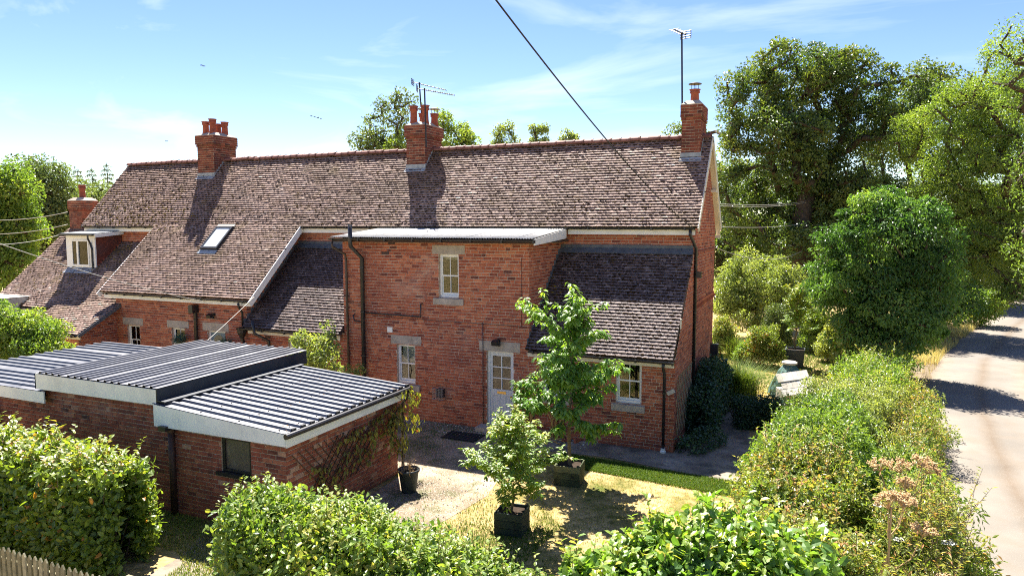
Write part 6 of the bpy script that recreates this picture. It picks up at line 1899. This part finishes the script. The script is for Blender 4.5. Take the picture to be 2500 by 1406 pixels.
def along_road(n, off0, off1, y0, y1):
    i = r.uniform(np.searchsorted(RC[:, 1], y0), np.searchsorted(RC[:, 1], y1) - 1, n); a = i.astype(int); f_ = (i - a)[:, None]
    p = RC[a] * (1 - f_) + RC[a + 1] * f_; nn_ = RN[a]
    return p + nn_ * r.uniform(off0, off1, (n, 1))
for (n, a, b_, y0, y1, h, lab, tb) in ((9000, -2.6, -1.45, 17, 46, .32, 'tall dry grass on the verge below the garden hedge', .5), (5000, -2.1, -1.4, 8, 17, .22, 'sparse dry grass under the brambly bank', .4), (6000, 1.45, 2.5, 10, 50, .28, 'dry grass along the far verge of the lane', .55)):
    q = along_road(n, a, b_, y0, y1); k = len(q); P = np.concatenate([q, np.full((k, 1), .01)], 1)
    nz_ = lawn_noise(q * .6)
    keep = r.random(k) < np.clip(.55 + nz_, .1, 1); P, nz_ = P[keep], nz_[keep]; k = len(P)
    tag(grass_np('dry_grass', P, h * r.uniform(.4, 1.4, k), .014, M['dry_grass'], tb + .3 * nz_ + r.normal(0, .2, k), r, .5), lab, 'grass', kind='stuff')
# arching ornamental grass clump
def grass_clump(label, c, h, n, mat, tb, spread=.12):
    q = r.normal(0, spread, (n, 2)); P = np.concatenate([q + np.array(c)[:2], np.full((n, 1), .01)], 1)
    o = grass_np('grass_clump', P, h * r.uniform(.6, 1.15, n), .014, mat, tb + r.normal(0, .15, n), r, .45, arch=.25)
    return tag(o, label, 'grass')
grass_clump('tall arching ornamental grass beside the dark ivy', (-2.05, 22.3), 1.55, 1500, M['grass_blade'], .3, .2)
grass_clump('upright grass clump in the border past the gable', (-3.0, 30.2), 1.1, 500, M['grass_blade'], .3, .2)
for (x_, y_) in ((2.15, 18.5), (2.3, 19.8)):
    grass_clump('tall dry seeding grass tuft on the verge', (x_, y_), 1.1, 160, M['dry_grass'], .5, .15)['group'] = 'seeding grass tufts on the verge'
    bpy.context.scene.objects[-1]

# ------------------------------------------------------------------ aerials, cables, poles, birds
def aerial(label, foot, top, boom_dir, kind, n=9, tilt=0):
    root = thing('tv_aerial', label, 'aerial', foot)
    MB().tube([foot, top], .026, 7).obj('mast', M['cable_black'], root)
    top = V(*top); d = nrm(boom_dir); sd = nrm(np.cross(d, V(0, 0, 1)))
    L_ = 1.0 if kind != 'small' else .5
    a, b_ = top - d * .25 - V(0, 0, .03), top + d * L_ - V(0, 0, .03) + V(0, 0, -tilt)
    MB().tube([a, b_], .016, 5).obj('boom', M['cable_black'], root)
    mb = MB()
    for k in range(n):
        p = a + (b_ - a) * (.25 + .75 * k / (n - 1)); ax = sd if kind != 'vertical' else V(0, 0, 1)
        mb.tube([p - ax * .15, p + ax * .15], .009, 4)
    mb.obj('element_rods', M['cable_black'], root)
    rf = MB()
    for z in (-.10, -.035, .035, .10):
        rf.tube([a - sd * .17 + V(0, 0, z), a + sd * .17 + V(0, 0, z)], .014, 4)
    for s_ in (-1, 0, 1): rf.tube([a + sd * .16 * s_ - V(0, 0, .11), a + sd * .16 * s_ + V(0, 0, .11)], .012, 4)
    rf.obj('reflector', M['cable_black'], root)
aerial('tall-masted aerial with a box reflector behind the middle chimney', (-13.3, 22.3, 8.0), (-13.55, 22.4, 10.75), V(1, .3, -.18), 'yagi', 8, .1)
aerial('aerial with many fine rods strapped to the middle chimney', (-12.28, 20.70, 8.2), (-12.32, 20.70, 10.15), V(1, .5, -.1), 'yagi', 13, .1)
aerial('small aerial on the tallest bare mast at the gable chimney', (-3.80, 21.0, 8.9), (-3.86, 21.0, 11.15), V(-.3, -1, .0), 'small', 5)

def cable(name, label, pts, rad, mat, sag=0, n=24, cat='cable', group=None):
    a, b_ = V(*pts[0]), V(*pts[1])
    P = [a + (b_ - a) * t - V(0, 0, 4 * sag * t * (1 - t)) for t in np.linspace(0, 1, n)]
    return tag(MB().tube(P, rad, 6).obj(name, M[mat], None, True), label, cat, group)
A_ = V(-3.02, 19.1, 5.42)
cable('overhead_cable', 'thick black overhead cable running from the gable corner up into the sky', (A_, at(1180, -40, 7.2)), .010, 'cable_black', .22, 30)
pl_ = at(2018, 545, 52)
root = thing('utility_pole', 'grey wooden utility pole standing among the trees', 'pole', (pl_[0], pl_[1], 0))
MB().tube([(pl_[0], pl_[1], 0), (pl_[0], pl_[1], 7.4)], [.13, .10], 10).obj('shaft', M['bark'], root)
MB().beam((pl_[0] - .5, pl_[1], 7.2), (pl_[0] + .5, pl_[1], 7.2), .08, .1).obj('crossarm', M['bark'], root)
for i, (y0, y1, lab) in enumerate([(497, 480, 'upper pale telephone wire of the top pair behind the gable'), (502, 483, 'lower pale telephone wire of the top pair behind the gable'), (553, 533, 'pale wire running level to the utility pole'), (600, 560, 'sagging pale wire from the gable side to the utility pole')]):
    a = at(1735, y0, 26 if i < 3 else 23.3); b_ = V(pl_[0], pl_[1], at(2018, y1, 52)[2])
    cable('telephone_wire', lab, (a, b_), .012, 'cable_pale', .25 if i < 3 else 1.1, 20)
for i, (y0, y1) in enumerate([(478, 473)]):
    a = V(pl_[0], pl_[1], at(2018, 478, 52)[2]); b_ = at(2330, 474, 75)
    cable('telephone_wire', 'pale wire running on from the utility pole across the lane trees', (a, b_), .016, 'cable_pale', .2, 20)
cable('telephone_wire', 'pale wire drooping from the left to the bracket at the catslide eaves', (at(-15, 590, 19), V(-18.2, 16.6, 3.1)), .010, 'cable_pale', .12, 20)
cable('telephone_wire', 'pale wire slung from the left to the wing chimney foot', (at(-15, 598, 30), V(-28.6, 19.2, 5.3)), .010, 'cable_pale', .12, 16)
cable('telephone_wire', 'upper distant wire passing behind the wing chimney', (at(-10, 538, 40), at(165, 518, 40)), .014, 'cable_pale', .1, 12)
cable('telephone_wire', 'lower distant wire passing behind the wing chimney', (at(-10, 572, 40), at(165, 548, 40)), .014, 'cable_pale', .1, 12)
cable('service_cable', 'pale cable rising from the outbuilding to the catslide bargeboard', (V(-15.2, 13.7, 2.35), V(-16.24, 16.75, 3.35)), .008, 'cable_pale', .02, 10)

for i, (x, y) in enumerate([(492, 160), (498, 162), (760, 284), (768, 286), (776, 288), (783, 290), (407, 345)]):
    c = at(x, y, 70); s_ = .16
    root = MB(); a = random.uniform(0, 6)
    f_, sd = V(math.cos(a), math.sin(a), 0), V(-math.sin(a), math.cos(a), 0)
    root.obox(c, f_ * .11, sd * .028, V(0, 0, .028))
    root.add([c + f_ * .05, c - f_ * .04, c + sd * .26 + V(0, 0, .08) - f_ * .04], [(0, 1, 2)]); root.add([c + f_ * .05, c - f_ * .04, c - sd * .26 + V(0, 0, .05) - f_ * .04], [(0, 1, 2)])
    tag(root.obj('bird', M['cable_black']), ('small dark bird in the loose string of four in the sky' if 2 <= i < 6 else 'small dark bird of the close pair in the sky' if i < 2 else 'single small dark bird low above the roof ridge'), 'bird', 'birds in the sky' if i < 6 else None)
